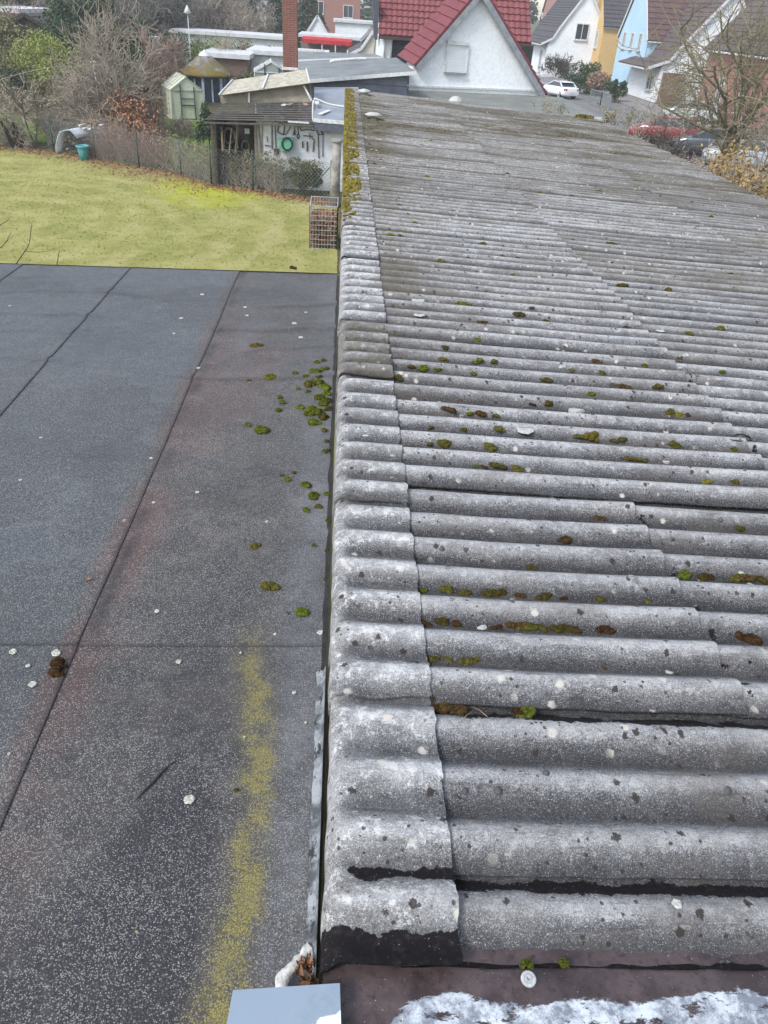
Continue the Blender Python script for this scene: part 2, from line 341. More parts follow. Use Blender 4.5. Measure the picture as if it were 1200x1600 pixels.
# verge caps (rounded over the left edge)
CJ = [.775, 1.5315, 2.5935, 3.8325, 4.7175, 6.1335]
while CJ[-1]+1.062 < 20.2: CJ.append(CJ[-1]+1.062)
CJ.append(20.32)
def make_cap(y0, y1, seed, idx):
    ny = int((y1-y0)/LAM*(22 if y0 < 7 else 14))+2; 
    # cross-section parameter: from right edge over crown to hanging left flange
    prof = [(.305, 0)]+[(.305-.245*t/12, 0) for t in range(1, 13)]
    cx, R_ = .052, .052
    for t in range(1, 9):
        a = pi/2*t/8; prof.append((cx-R_*sin(a), -R_*(1-cos(a))))
    for t in range(1, 5): prof.append((cx-R_-.001*t, -R_-.022*t))
    P = np.array(prof); nx = len(P)
    yy = np.linspace(0, 1, ny)[:, None]
    e0 = hash_noise(seed, nx, 11)*.006 + .014*np.clip(hash_noise(seed+31, nx, 8)-.4, 0, 1)
    Y = (y0+e0[None,:]) + (y1-y0+.06-e0[None,:])*yy
    X = np.repeat(P[None, :, 0], ny, 0) + hash_noise(seed+2, ny, 8)[:,None]*.002
    X[:, 0] += hash_noise(seed+8, ny, max(4,int(ny*.5)))*.004
    amp = np.clip((P[:,0]-.0)/.10, 0, 1); amp = amp*amp*(3-2*amp); amp = .04+.96*amp
    cw = np.cos(2*np.pi*(Y-C0)/LAM)
    Z = Z0 - np.maximum(P[None,:,0], 0)*TA + AMP*.80*cw*amp[None,:] + .024 + P[None,:,1]
    # crown bulges out a little on every wave
    X = X - (.5+.5*cw)*.003*(P[None,:,0] < .06) + .004*(P[None,:,0] < .06)
    fade = np.clip((Y-y0)/.5, 0, 1); Z = Z + (.013 if idx not in (3, 5) else .024)*(1-fade)
    X = X - .006*(1-fade)*(P[None,:,0] < .05)
    Z = Z + hash_noise(seed+4, ny, 9)[:,None]*.0015
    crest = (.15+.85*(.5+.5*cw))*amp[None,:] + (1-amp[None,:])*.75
    tar = np.zeros_like(X)
    if idx == 0:
        tar = np.clip((.872-Y)/.035, 0, 1.1)*.95 + .80*np.exp(-((Y-.985)/.020)**2)*np.clip((X-.02)/.05,0,1) + .2*np.exp(-((Y-.985)/.03)**2)*np.exp(-((X-.22)/.03)**2)
    moss = np.clip((Y-6)/6, 0, 1)*.9 + (.62 if idx == 3 else 0) + np.zeros_like(X)
    top = np.stack([X, Y, Z], -1)
    # normals approx for thickness: inward offset
    inn = np.zeros_like(top); 
    d = np.gradient(P, axis=0); nrm = np.stack([-d[:,1], d[:,0]], -1); nrm /= np.linalg.norm(nrm, axis=1)[:,None]
    inn[..., 0] = nrm[None,:,0]; inn[..., 2] = nrm[None,:,1]
    if inn[0,0,2] > 0: inn = -inn
    N = ny*nx; V = np.concatenate([top.reshape(-1,3), (top+inn*.0075).reshape(-1,3)]); I = np.arange(N).reshape(ny, nx)
    q = np.stack([I[:-1,:-1], I[:-1,1:], I[1:,1:], I[1:,:-1]], -1).reshape(-1, 4)
    def side(a): return np.stack([a[:-1], a[:-1]+N, a[1:]+N, a[1:]], -1)
    F = np.concatenate([q, q[:, ::-1]+N, side(I[0]), side(I[-1])[:, ::-1], side(I[:,0])[:, ::-1], side(I[:,-1])])
    at = {k2: np.concatenate([v.ravel()]*2) for k2, v in {'crest': crest, 'moss': moss, 'tar': tar, 'near_fade': np.clip((2.0-Y)/.8, 0, 1)}.items()}
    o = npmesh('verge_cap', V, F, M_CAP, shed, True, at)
    bm_fix(o.data)
    bm = bmesh.new(); bm.from_mesh(o.data)
    for e in bm.edges:
        if len(e.link_faces) == 2 and e.link_faces[0].normal.dot(e.link_faces[1].normal) < .4: e.smooth = False
    bm.to_mesh(o.data); bm.free()
    return o
for i in range(len(CJ)-1):
    c = make_cap(CJ[i], CJ[i+1], 900+i*13, i)
    if i == 3: c['label'] = 'cream and brown lichen covered verge cap'
    if i >= 6: c['label'] = 'verge cap under a ridge of yellow moss'

M_RENDER = gen('old_grey_render', (.30,.295,.28), (.20,.195,.185), 2.5, .92, .5)
wl = MB(); wl.box(.03, .16, .86, 20.1, 0, 3.12); wl.build('wall', M_RENDER, shed)
wl = MB(); wl.box(.16, EAVE_X-.25, 20.0, 20.12, 0, 2.78); wl.build('wall', M_RENDER, shed)
wl = MB(); wl.box(EAVE_X-.25, EAVE_X-.1, .86, 20.1, 0, 2.80); wl.build('wall', M_RENDER, shed)
M_ZINC = gen('weathered_zinc', (.40,.42,.45), (.30,.32,.35), 6, .42, .15, metal=.55, spec=.5)
gt = MB()
for s_ in range(1): 
    n_ = 10; prof = [(EAVE_X+.01+.065*(1-cos(pi*t/n_)), 2.80-.06*sin(pi*t/n_)) for t in range(n_+1)]
    vs = [(x, y, z) for y in (.8, 20.3) for x, z in prof]; gt.add(vs, [(t, t+1, n_+2+t, n_+1+t) for t in range(n_)], True)
gt.build('gutter', M_ZINC, shed)

# fixing screws / washers visible on the sheets
M_CAPDK = gen('fixing_cap', (.085,.085,.095), rough=.6); M_WASH = gen('pale_washer', (.50,.51,.52), (.33,.34,.35), 60, .55)
def on_roof(px, py, lift=0., snap=None, off=0.):
    o_ = Vector((0, 0, CAMH)); d = ray(px, py); t = (CAMH-3.24)/-d.z
    if t*d.x > 1.2: t *= .97
    while True:
        p = o_+d*t
        if p.z < zroof(p.x, p.y)+.006 and p.z < 3.22: break
        t += .004
        if t > 40: break
    Y = p.y
    if snap is False: Y = C0+LAM*(round((Y-C0)/LAM-.5)+.5) + off
    if snap is True: Y = C0+LAM*round((Y-C0)/LAM) + off
    return Vector((p.x, Y, zroof(p.x, Y)+.006+lift))
for (px, py, r) in [(778,1236,.013),(1136,1236,.013),(853,1209,.010),(726,1238,.010),(690,858,.013),(961,602,.012),(654,610,.01),(1126,812,.012),(783,1268,.008),(962,1205,.008)]:
    q = on_roof(px, py, .001); m_ = MB(); m_.lathe(q, [(0.0005,.009),(r*.5,.009),(r*.6,.004),(r,.002),(r,-.004)], 12); m_.build('fixing_cap', M_CAPDK, shed)
for (px, py, r) in [(987,904,.017),(922,778,.014),(826,1529,.0165),(1062,575,.013)]:
    q = on_roof(px, py, .003) if py < 1500 else atZ(826, 1529, 3.192); m_ = MB(); m_.lathe(q, [(.0005,-.001),(.0032,-.001),(.0036,.0022),(r*.50,.0026),(r*.56,.0012),(r*.62,.0024),(r*.93,.002),(r,.0006),(r*1.0,-.004)], 22); m_.build('washer', M_WASH, shed)
# vent caps
M_WHITEPL = gen('aged_white_plastic', (.48,.48,.46), (.34,.33,.30), 8, .5)
p = on_roof(712, 156, 0); m_ = MB(); m_.lathe(p, [(.17,-.07),(.175,-.02),(.16,.0),(.135,.035),(.09,.065),(.04,.08),(.001,.083)], 20); m_.build('vent_dome', M_WHITEPL, shed)
p = on_roof(583, 186, 0); m_ = MB(); m_.lathe(p, [(.05,-.02),(.045,.05),(.15,.055),(.16,.07),(.09,.10),(.001,.11)], 14); m_.build('vent_cap', M_WHITEPL, shed)
p = on_roof(569, 148, 0); m_ = MB(); m_.lathe(p, [(.09,-.02),(.09,.04),(.15,.05),(.14,.09),(.001,.12)], 14); m_.build('vent_cap', M_WHITEPL, shed)

# ================================================================== FLAT ROOF (neighbouring garage)
def zflat(x, y):
    z = 3.05 - .021*(y-1) + .016*x
    z += .006*sin(3.1*y+1.3*x)*sin(1.7*x+.4) + .008*math.exp(-((y-4.6+.1*sin(3*x))/.06)**2)*max(0, min(1, (-x-.9)))*.6
    return z
def gau(v, c, s): return np.exp(-((v-c)/s)**2)
M_BIT = bitumen_mat()
garage = empty('flat_roofed_garage', (-3, 3.5, 0), 'garage with flat dark bitumen felt roof in long strips, directly left of the corrugated roof', 'garage')
FY1 = 6.56
def vnoise(X, Y, s, seed=0):
    out = np.empty(X.shape)
    for i in range(X.shape[0]):
        for j in range(X.shape[1]): out[i, j] = noise.noise((X[i,j]*s+seed, Y[i,j]*s, seed*.7))
    return out
YP = [atZ(a, b_, 3.05) for a, b_ in ((322,1620),(330,1590),(353,1513),(369,1422),(374,1331),(392,1240),(396,1148),(394,1057),(392,966))]
YPY = [p.y for p in YP]; YPX = [p.x for p in YP]
def felt(x0, x1, y0, y1, z_off, seed):
    near = y0 < 3
    nx = int((x1-x0)/.02)+1; ny = int((y1-y0)/.02)+1
    xs = np.linspace(x0, x1, nx); ys = np.linspace(y0, y1, ny); X, Y = np.meshgrid(xs, ys)
    rs = np.random.RandomState(seed)
    wob = hash_noise(seed, ny, max(4, ny//25))*.0035
    X = X + wob[:, None]*np.linspace(0, 1, nx)[None, :]
    Z = 3.05 - .021*(Y-1) + .016*X + z_off
    Z = Z + .004*np.sin(3.1*Y+1.3*X)*np.sin(1.7*X+.4)
    n1 = vnoise(X, Y, 1.3, 3); n2 = vnoise(X, Y, 5, 3)
    Z = Z + .004*n1
    # wrinkles running across the strips
    if x0 < -.8:
        for yc, am in ((4.35, .014), (5.2, .013), (3.3, .008), (5.75, .012), (4.85, .007), (2.6, .006)):
            Z = Z + am*np.exp(-((Y-yc-.12*np.sin(2.3*X)-.05*n2)/.045)**2)*np.clip(.4+n1*1.6, 0, 1)
    edge = np.minimum(X-x0, 9); Z = Z + .0015*np.exp(-((x1-X)/.03)**2)
    # stain masks (their own shapes, in roof coordinates)
    w_ = .035*vnoise(X, Y, 3, 11) + .02*vnoise(X, Y, 9, 5)
    yc = np.interp(Y, YPY, YPX)
    hw = np.interp(Y, [.3,.8,1.2,1.6,1.8,2.0,2.15,2.4], [.085,.065,.055,.058,.066,.06,.035,.0])
    yel = np.clip(1.2-np.abs(X+w_*1.5-yc)/np.maximum(hw, .001)*.72, 0, 1)*(hw > .004)*np.clip((2.25-Y+n2*.3)/.3, 0, 1)
    red = gau(X+w_, -.84, .11)*(.35+.9*gau(Y, 2.6, .38)+.8*gau(Y, 1.8, .35)+.5*gau(Y, 3.7, .5)+.25*gau(Y, 5.2, .7)) + .8*gau(X+w_*2, -.55, .22)*gau(Y, 4.6, .8) + .45*gau(X+w_, -.13, .06)*gau(Y, 1.75, .3) + .4*gau(X+w_*2, -.66, .14)*gau(Y, 3.4, .7)
    yel = yel*np.clip(.45+(2.0-Y)*1.6, .30, 1)
    red = red*(X > -.93)
    wet = np.clip(gau(X+w_*1.5, -.42, .12)*np.clip((1.75-Y)/.5, 0, 1)*1.35 + .8*gau(X+w_*2, -.62, .2)*gau(Y, .75, .25) + .35*gau(X+w_*2, -.45, .15)*gau(Y, 2.1, .4) + .35*(Y < 1.3)*np.clip(.6+n1, 0, 1)*(X < -.3), 0, 1)
    pale = np.clip(1.5*gau(X+w_*1.2, -.03, .13)*(.5+gau(Y, 2.2, .35)+.45*gau(Y, 1.5, .5)+.7*gau(Y, 3.2, .35)) + .5*gau(X+w_*2, -.62, .10)*gau(Y, 4.9, .6), 0, 1)
    blue = np.clip((-X-.9)/.05, 0, 1)*(.75+.25*np.clip((Y-1.9)*2, -1, 1)) + .25*np.clip((Y-3)/3, 0, 1)*(X > -.9) 
    edge = np.exp(-((x1-X+.004)/.012)**2)*(x0 < -1) + np.exp(-((Y-y0+.002)/.010)**2)*(y0 > 1.5)*.7
    edge = edge + np.exp(-((X-(x1 if x0 < -1 else -.86)-.028)/.028)**2)*(x0 > -1)*np.clip(n2*2+.5+.8*gau(Y, 2.3, .35), 0, 1)*.75*np.clip((Y-1.9)*9, 0, 1)
    if x0 < -.8:
        for yc_, am in ((4.35, .5), (5.2, .42), (3.3, .25), (5.75, .4), (4.85, .25), (2.6, .2)):
            fo = Y-yc_-.12*np.sin(2.3*X)-.05*n2; edge = edge + am*np.exp(-((fo+.035)/.022)**2)*np.clip(.35+n1*1.6, 0, 1)
    o = grid_solid('felt_strip', X, Y, Z, .0022, M_BIT, garage, dict(yellow=yel, red=np.clip(red, 0, 1), wet=wet, pale=pale, blue=np.clip(blue, 0, 1), seam=np.clip(edge, 0, 1)))
    return o
for i, (xa, xb) in enumerate([(-.93, -.018), (-1.86, -.865), (-2.76, -1.79), (-3.7, -2.69), (-4.6, -3.63), (-5.5, -4.53)]):
    up = .003*i
    felt(xa, xb, 1.905, FY1, up+.0022, 11+i)
    felt(xa, xb, .25, 1.97, up, 41+i)
g = MB(); g.box(-5.45, -.04, .3, FY1-.06, 2.70, 2.85); g.build('roof_deck', gen('deck_wood', (.12,.09,.06)), garage)
g = MB(); g.box(-5.35, -.1, FY1-.28, FY1-.12, 0, 2.70); g.build('wall', M_RENDER, garage)
g = MB(); g.box(-5.35, -5.2, .3, FY1-.28, 0, 2.70); g.build('wall', M_RENDER, garage)
# drip edge in front of the lawn
g = MB(); g.add([(x, y, 3.05-.021*(FY1-1)+.016*x+dz) for x in np.linspace(-5.5, -.02, 40) for y, dz in ((FY1+.001, .012), (FY1+.012, .008), (FY1+.012, -.09))], [(3*i+j, 3*i+j+1, 3*i+j+4, 3*i+j+3) for i in range(39) for j in range(2)])
g.build('drip_edge', gen('drip_metal', (.10,.10,.105), rough=.5), garage)

# zinc upstand strip + black joint between flat roof and verge
n = NT('grey_sealing_strip'); c_ = n.mix(n.map(n.noise(9, 6, .75), .40, .62), (.06,.065,.072), (.25,.27,.29)); c_ = n.mix(n.map(n.noise(26, 5, .8, n.scaled(1,.5,1)), .52, .60), c_, (.025,.024,.024)); M_SEAL = n.out(c_, .6, n.bump(n.noise(40,4), .6, .004), .35)
g = MB(); n_ = 90
vs = []
for i in range(n_+1):
    y = .80+.95*i/n_; wv = .009*noise.noise((y*6, 0, 0))+.006*noise.noise((y*19, 4, 0))+.004
    for x, z in ((-.046+wv, 3.068), (-.040+wv, 3.074), (-.022, 3.079), (-.0145, 3.10), (-.014, 3.135)): vs.append((x, y, z))
g.add(vs, [(5*i+j, 5*i+j+1, 5*i+j+6, 5*i+j+5) for i in range(n_) for j in range(4)], True)
g.build('sealing_strip', M_SEAL, shed)
M_TAR = gen('black_joint_mastic', (.018,.017,.018), (.04,.038,.038), 20, .6, .8)
g = MB(); vs = []; n_ = 300
for i in range(n_+1):
    y = .8+5.7*i/n_; zb = zflat(-.03, y); wv = .006*noise.noise((y*6, 1, 0)); 
    for x, z in ((-.030-wv*1.6, zb+.008), (-.022-wv, zb+.011), (-.012, zb+.011), (-.008, zb+.03)): vs.append((x, y, z))
g.add(vs, [(4*i+j, 4*i+j+1, 4*i+j+5, 4*i+j+4) for i in range(n_) for j in range(3)], True)
g.build('joint_mastic', M_TAR, garage)

# ================================================================== NEAR EDGE: tarred flashing with flaking white paint, zinc corner
n = NT('tarred_flashing'); X = n.xyz()
b = n.mix(n.map(n.noise(6, 5, .7, n.scaled(1, .7, 1)), .38, .62), (.040,.026,.027), (.085,.062,.062)); b = n.mix(n.map(n.noise(60, 4, .7), .5, .75), b, (.022,.018,.02))
b = n.mix(n.map(n.noise(200, 2), .70, .76), b, (.4,.39,.38))
f_ = n.math('ADD', n.math('MULTIPLY', n.math('SUBTRACT', n.noise(11, 9, .72, n.scaled(.55, 1.0, 1), .0), .5), .13), n.math('ADD', n.math('MULTIPLY', n.math('SUBTRACT', .728, X[1]), 1.0), n.math('MULTIPLY', n.math('SUBTRACT', n.noise(3.2, 2), .5), .12)))
f_ = n.math('ADD', f_, n.math('MULTIPLY', n.map(X[0], .02, .26, -1.0, 0), .10))
pf = n.map(f_, .0, .006); crk = n.map(n.math('ABSOLUTE', n.math('SUBTRACT', n.noise(7, 3, .6, n.scaled(2.2, .6, 1), 1.2), .5)), .0, .008); pf = n.math('MULTIPLY', pf, n.map(n.noise(13, 7, .75, n.scaled(.6, 1.4, 1)), .395, .435))
pc = n.mix(n.map(n.noise(17, 7, .8), .40, .60), (.54,.58,.62), (.18,.20,.24)); pc = n.mix(n.map(n.noise(150, 2), .66, .72), pc, (.1,.09,.09))
col = n.mix(pf, b, pc); nb = n.bump(pf, .8, .002); nb = n.bump(n.noise(25, 5, .6), .5, .006, nb); nb = n.bump(n.noise(180, 2), .3, .001, nb)
M_FLASH = n.out(col, n.mix(pf, (.48,)*3, (.55,)*3), nb, .45)
fl = empty('roof_edge_flashing', (.8, .6, 3.15), 'dark brown tarred flashing with flaking white paint along the bottom of the picture', 'flashing')
V = []; nx, ny = 170, 60
xs = np.linspace(.005, 2.6, nx); ys = np.linspace(.28, .842, ny); Xg, Yg = np.meshgrid(xs, ys)
Zg = np.interp(Yg, [.28, .60, .70, .76, .80, .842], [3.200, 3.196, 3.190, 3.182, 3.170, 3.163]) - Xg*TA*.9
Zg = Zg + .004*vnoise(Xg, Yg, 9, 3) + .003*vnoise(Xg, Yg, 24, 8)
Zg = Zg + np.exp(-((Xg-.12)/.09)**2)*.006*(Yg > .7)
Yg = Yg + (hash_noise(77, nx, 60)*.008)[None,:]*(Yg > .8)
o = grid_solid('felt_apron', Xg, Yg, Zg, .006, M_FLASH, fl, {'crest': Zg*0})
# white painted batten strip at the extreme lower right
M_BLUEWHITE = gen('pale_blue_paint', (.50,.56,.64), (.40,.46,.55), 8, .35, .1, spec=.5)
g = MB(); g.box(.62, 2.6, .30, .628, 3.165, 3.212) ; g.build('edge_strip', M_BLUEWHITE, fl)
zc = MB()
c = [atZ(364, 1547, 3.235), atZ(531, 1536, 3.235), atZ(537, 1640, 3.235), atZ(352, 1640, 3.235)]
c[2] = Vector((.050, .40, 3.235)); c[3] = Vector((-.205, .40, 3.235))
zc.slab([c[3], c[2], c[1], c[0]], .003)
n_ = len(zc.v); 
n = NT('zinc_corner_plate'); X = n.xyz(); gst = n.map(n.noise(11, 6, .75), .45, .72, 0, .45)
ff = n.math('ADD', n.math('MULTIPLY', n.math('SUBTRACT', n.noise(16, 8, .7), .5), .05), n.math('SUBTRACT', n.math('ADD', n.math('MULTIPLY', X[0], .42), .668), X[1]))
wf = n.map(ff, 0, .004); col = n.mix(n.noise(4, 3), (.24,.30,.37), (.29,.35,.42)); col = n.mix(gst, col, (.17,.20,.24));  col = n.mix(wf, col, (.72,.74,.77))
M_ZC = n.out(col, n.mix(wf, (.55,)*3, (.7,)*3), n.bump(wf, .7, .002), .5, .35)
zp = zc.build('zinc_plate', M_ZC); tag(zp, 'smooth pale blue zinc plate with a square corner at the bottom edge of the picture', 'metal plate')
zs = MB(); zs.box(.030, .036, .42, .700, 3.196, 3.2315); zs.build('fold', M_ZC, zp)

# torn felt / cloth with dry leaves in the corner
n = NT('white_torn_felt'); M_CLOTH = n.out(n.mix(n.map(n.noise(60,4), .4, .7), (.62,.61,.58), (.36,.35,.33)), .9, n.bump(n.noise(90,5,.7), .8, .004), .2)
def strip_mesh(mb, pts, widths, thick=.002, up=Vector((0,0,1)), crump=.003):
    vs = []; m = 5
    for i, p in enumerate(pts):
        p = Vector(p); d = (Vector(pts[min(i+1,len(pts)-1)])-Vector(pts[max(0,i-1)])).normalized(); s = d.cross(up).normalized()
        for j in range(m):
            t = j/(m-1)-.5; q = p+s*widths[i]*t; q += Vector((noise.noise(q*60), noise.noise(q*60+Vector((9,0,0))), noise.noise(q*45+Vector((0,9,0)))))*crump + up*(.5-abs(t))*.008; vs.append(q)
    mb.add(vs, [(m*i+j, m*i+j+1, m*i+j+m+1, m*i+j+m) for i in range(len(pts)-1) for j in range(m-1)], True)
def smooth_path(ps, k=6):
    out = []; ps = [Vector(p) for p in ps]
    for i in range(len(ps)-1):
        p0, p1, p2, p3 = ps[max(0,i-1)], ps[i], ps[i+1], ps[min(len(ps)-1,i+2)]
        for t in range(k):
            t /= k; out.append(.5*((2*p1)+(-p0+p2)*t+(2*p0-5*p1+4*p2-p3)*t*t+(-p0+3*p1-3*p2+p3)*t**3))
    out.append(ps[-1]); return out
cb = MB()
path = smooth_path([atZ(x, y, 3.085) for x, y in [(438,1550),(440,1530),(452,1514),(466,1500),(478,1485),(485,1476)]])
strip_mesh(cb, path, [.030-.014*i/len(path) for i in range(len(path))], crump=.007)
path = smooth_path([atZ(x, y, 3.080) for x, y in [(486,1478),(490,1500),(489,1525)]]); strip_mesh(cb, path, [.006]*len(path))
cl = cb.build('torn_felt_scrap', M_CLOTH); tag(cl, 'crumpled white torn scrap of felt curling round dry leaves above the zinc plate', 'scrap')
md = cl.modifiers.new('th', 'SOLIDIFY'); md.thickness = .0025
M_LEAF = gen('dry_leaf', (.26,.14,.08), (.16,.085,.05), 30, .8, .3, perobj=.35)
def leaf_mesh(L, W, curl):
    mb = MB(); vs = []; prof = [0, .5, .85, 1, .9, .6, 0]
    for i, pw in enumerate(prof):
        t = i/6-.5
        for j in (-1, -.5, 0, .5, 1): vs.append((j*W/2*pw, t*L, curl*(abs(j)**1.5*W*.5)+curl*L*t*t*1.2))
    mb.add(vs, [(5*i+j, 5*i+j+1, 5*i+j+6, 5*i+j+5) for i in range(6) for j in range(4)], True); return mb
leaf0 = None
for i in range(22):
    px, py = U(456, 490), U(1502, 1540)
    if px-456 < (1516-py)*.9+4: px = 478+U(-8,8)
    q = atZ(px, py, 3.072+.0012*i)
    o = leaf_mesh(U(.026,.04), U(.010,.016), U(.5,1.2)).build('dry_leaf', M_LEAF); o.location = q
    o.rotation_euler = (U(-.4,.4), U(-.4,.4), U(-1.2,1.2)+1.2)
    tag(o, 'brown dry leaf in the little heap inside the torn white felt scrap', 'leaf', 'dry leaves caught in the roof corner')

# ================================================================== MOSS, LICHEN AND DEBRIS ON THE ROOFS
def moss_mat(name, a, b, c):
    n = NT(name); f = n.noise(5, 4, .65); col = n.mix(n.map(f, .40, .62), a, b); col = n.mix(n.map(n.noise(17, 4, .8), .48, .62), col, c)
    r = n.n('ShaderNodeHueSaturation'); n.L(col, r.inputs['Color']); n.L(n.map(n.rnd(), 0, 1, .7, 1.3, False), r.inputs['Value']); n.L(n.map(n.rnd(), 0, 1, .485, .512, False), r.inputs['Hue'])
    return n.out(r.outputs[0], .95, n.bump(n.noise(24, 4, .8), .8, .05), .1)
MG = moss_mat('green_moss', (.105,.13,.018), (.25,.28,.035), (.035,.045,.010))
MO = moss_mat('olive_moss', (.11,.098,.022), (.24,.215,.045), (.05,.035,.014))
MB_ = moss_mat('brown_moss', (.09,.05,.022), (.18,.115,.04), (.035,.02,.012))
MY = moss_mat('yellow_moss', (.20,.17,.03), (.34,.30,.05), (.08,.065,.02))
def moss_proto(seed, mat, lumps, flat=.52):
    rr = random.Random(seed); V = []; F = []
    for l in range(lumps):
        bm = bmesh.new(); bmesh.ops.create_icosphere(bm, subdivisions=3, radius=1)
        r = rr.uniform(.12, .26); a = rr.uniform(0, 6.28); d = rr.uniform(.0, .36)
        ce = Vector((cos(a)*d*1.25, sin(a)*d*.8, 0)); n0 = len(V)
        for v in bm.verts:
            p = v.co.copy(); k_ = 1+.22*noise.noise(p*1.7+Vector((seed,l,0)))+.20*noise.noise(p*5+Vector((l,seed,0)))+.12*noise.noise(p*13)
            q = p*r*k_; q.z = q.z*flat*2.0+(.30-d)*.35; q.z = max(q.z, -.06); V.append(q+ce)
        F += [tuple(vv.index+n0 for vv in f.verts) for f in bm.faces]; bm.free()
    # bristles
    mb = MB(); mb.add(V, F, True)
    base = [Vector(v) for v in V if v[2] > .02]
    for b_ in rr.sample(base, min(len(base), 300)):
        d = Vector((b_.x*.9, b_.y*.9, .55)).normalized()+Vector((rr.uniform(-.4,.4), rr.uniform(-.4,.4), rr.uniform(-.1,.5)))
        d.normalize(); s_ = d.cross(Vector((0,0,1))); s_ = s_.normalized()*.014 if s_.length > .01 else Vector((.014,0,0)); L = rr.uniform(.035,.08)
        mb.add([b_-s_, b_+s_, b_+d*L], [(0,1,2)])
    me = bpy.data.meshes.new('moss_cushion'); me.from_pydata([tuple(v) for v in mb.v], [], mb.f); me.polygons.foreach_set('use_smooth', mb.sm); me.materials.append(mat); return me
PR = {m: [moss_proto(s_+i*7, mt, lm) for i, lm in enumerate((7, 9, 12, 15))] for s_, (m, mt) in enumerate({'g': MG, 'o': MO, 'b': MB_, 'y': MY}.items())}
def moss(p, size, kind, label, group, sx=1., h=1., name='moss_cushion', lump=None):
    me = PR[kind][RR.randrange(4) if lump is None else lump]
    o = bpy.data.objects.new(name, me); COL.objects.link(o); o.location = p; o.rotation_euler = (0, 0, U(-.5, .5) + RR.choice([0, pi])); o.scale = (size*sx, size*U(.8,1), size*h)
    return tag(o, label, 'moss', group)
def pxsz(p, npx): return npx*(Vector(p)-Vector((0,0,CAMH))).dot(fwd)/FPX
def on_flat(px, py):
    p = atZ(px, py, 3.05)
    for _ in range(4): p = atZ(px, py, zflat(p.x, p.y)+.006)
    return p
def in_valley(px, py, sz):
    """foot of the far wave, just above the crest that hides the valley bottom"""
    best = None; prev = None
    for k_ in range(-24, 25):
        q = on_roof(px, py+k_)
        if prev is not None and prev.y-q.y > .022 and (best is None or abs(k_) < abs(best)): best = k_
        prev = q
    if best is not None: return on_roof(px, py+best-1-sz*.34)+Vector((0, 0, .006))
    q = on_roof(px, py, 0, False, 0); off = -.022 if abs(q.y-1.5315) < .03 else .012
    return Vector((q.x, q.y+off, zroof(q.x, q.y+off)+.014))
ORD = ['first','second','third','fourth','fifth','sixth','seventh','eighth','ninth','tenth','eleventh','twelfth','thirteenth','fourteenth','fifteenth','sixteenth','seventeenth','eighteenth','nineteenth','twentieth']
def ordn(i): return ORD[i] if i < 20 else 'twenty-'+ORD[i-20] if i < 29 else 'thirtieth' if i == 29 else 'thirty-'+ORD[i-30] if i < 39 else 'fortieth' if i == 39 else 'forty-'+ORD[i-40]
GF = 'moss cushions scattered on the flat roof beside the verge'
LF = 'small green moss cushion lying on the dark flat roof beside the corrugated verge'
FM = []
for (x, y, s_) in [(388,595,8),(462,584,11),(438,622,10),(441,629,12),(436,641,10),(470,637,15),(495,583,24),(483,601,22),(509,577,15),(497,600,26),(509,607,22),(512,628,18),(500,622,16),(495,646,28),(489,661,22),(506,652,20),(512,640,16),(388,664,12),(408,672,22),(506,672,10),(512,705,14),(449,749,13),(460,739,8),(441,743,8),(479,759,20),(488,773,18),(489,778,14),(498,792,13),(478,797,14),(490,852,8),(512,813,10),(511,772,10),(511,690,9),(512,860,9),(510,905,8),(478,590,13),(500,590,14),(504,563,10),(488,640,18),(481,648,14),(505,632,16),(466,608,8),(480,612,10),(421,591,20),(496,566,10),(512,616,16)]:
    p = on_flat(x, y); FM.append((y, x, moss(p, pxsz(p, s_)*1.1, RR.choice('gggo'), LF, GF, h=.95)))
for lo, hi, nm in ((0, 602, 'farthest group'), (602, 634, 'second group'), (634, 720, 'large middle group'), (720, 1000, 'nearest loose group')):
    gl = sorted([t for t in FM if lo <= t[0] < hi], key=lambda t: t[1])
    for i, t in enumerate(gl): t[2]['label'] = 'green moss cushion on the flat roof, %s from the left in the %s' % (ordn(i), nm)
p = on_flat(400, 541); moss(p, pxsz(p, 17), 'o', 'farthest dark moss cushion alone on the reddish part of the flat roof', None)
p = on_flat(458, 421); p.z += .01; moss(p, pxsz(p, 12), 'b', 'black moss lump on the far edge of the flat roof before the lawn', None)
p = on_flat(398, 854); moss(p, pxsz(p, 16), 'o', 'lone olive moss cushion on the flat roof between green clusters and yellow stripe', None)
p = on_flat(423, 917); moss(p, pxsz(p, 25), 'o', 'broad flat olive moss cushion just above the top of the yellow lichen stripe', None)
p = on_flat(473, 958); moss(p, pxsz(p, 23), 'g', 'green moss cushion on the pale patch of flat roof beside the verge', None)
p = on_flat(369, 1235); moss(p, pxsz(p, 11), 'o', 'small moss cushion in the yellow lichen stripe', None)
mo = empty('moss_clump', on_flat(88, 1046), 'double brown moss clump on the red stained seam of the flat roof', 'moss')
for (x, y, s_) in ((91, 1040, 30), (87, 1053, 27)):
    p = on_flat(x, y); q = bpy.data.objects.new('cushion', PR['b'][2]); COL.objects.link(q); q.parent = mo; q.location = p-mo.location; q.scale = (pxsz(p, s_),)*2+(pxsz(p, s_)*1.1,)

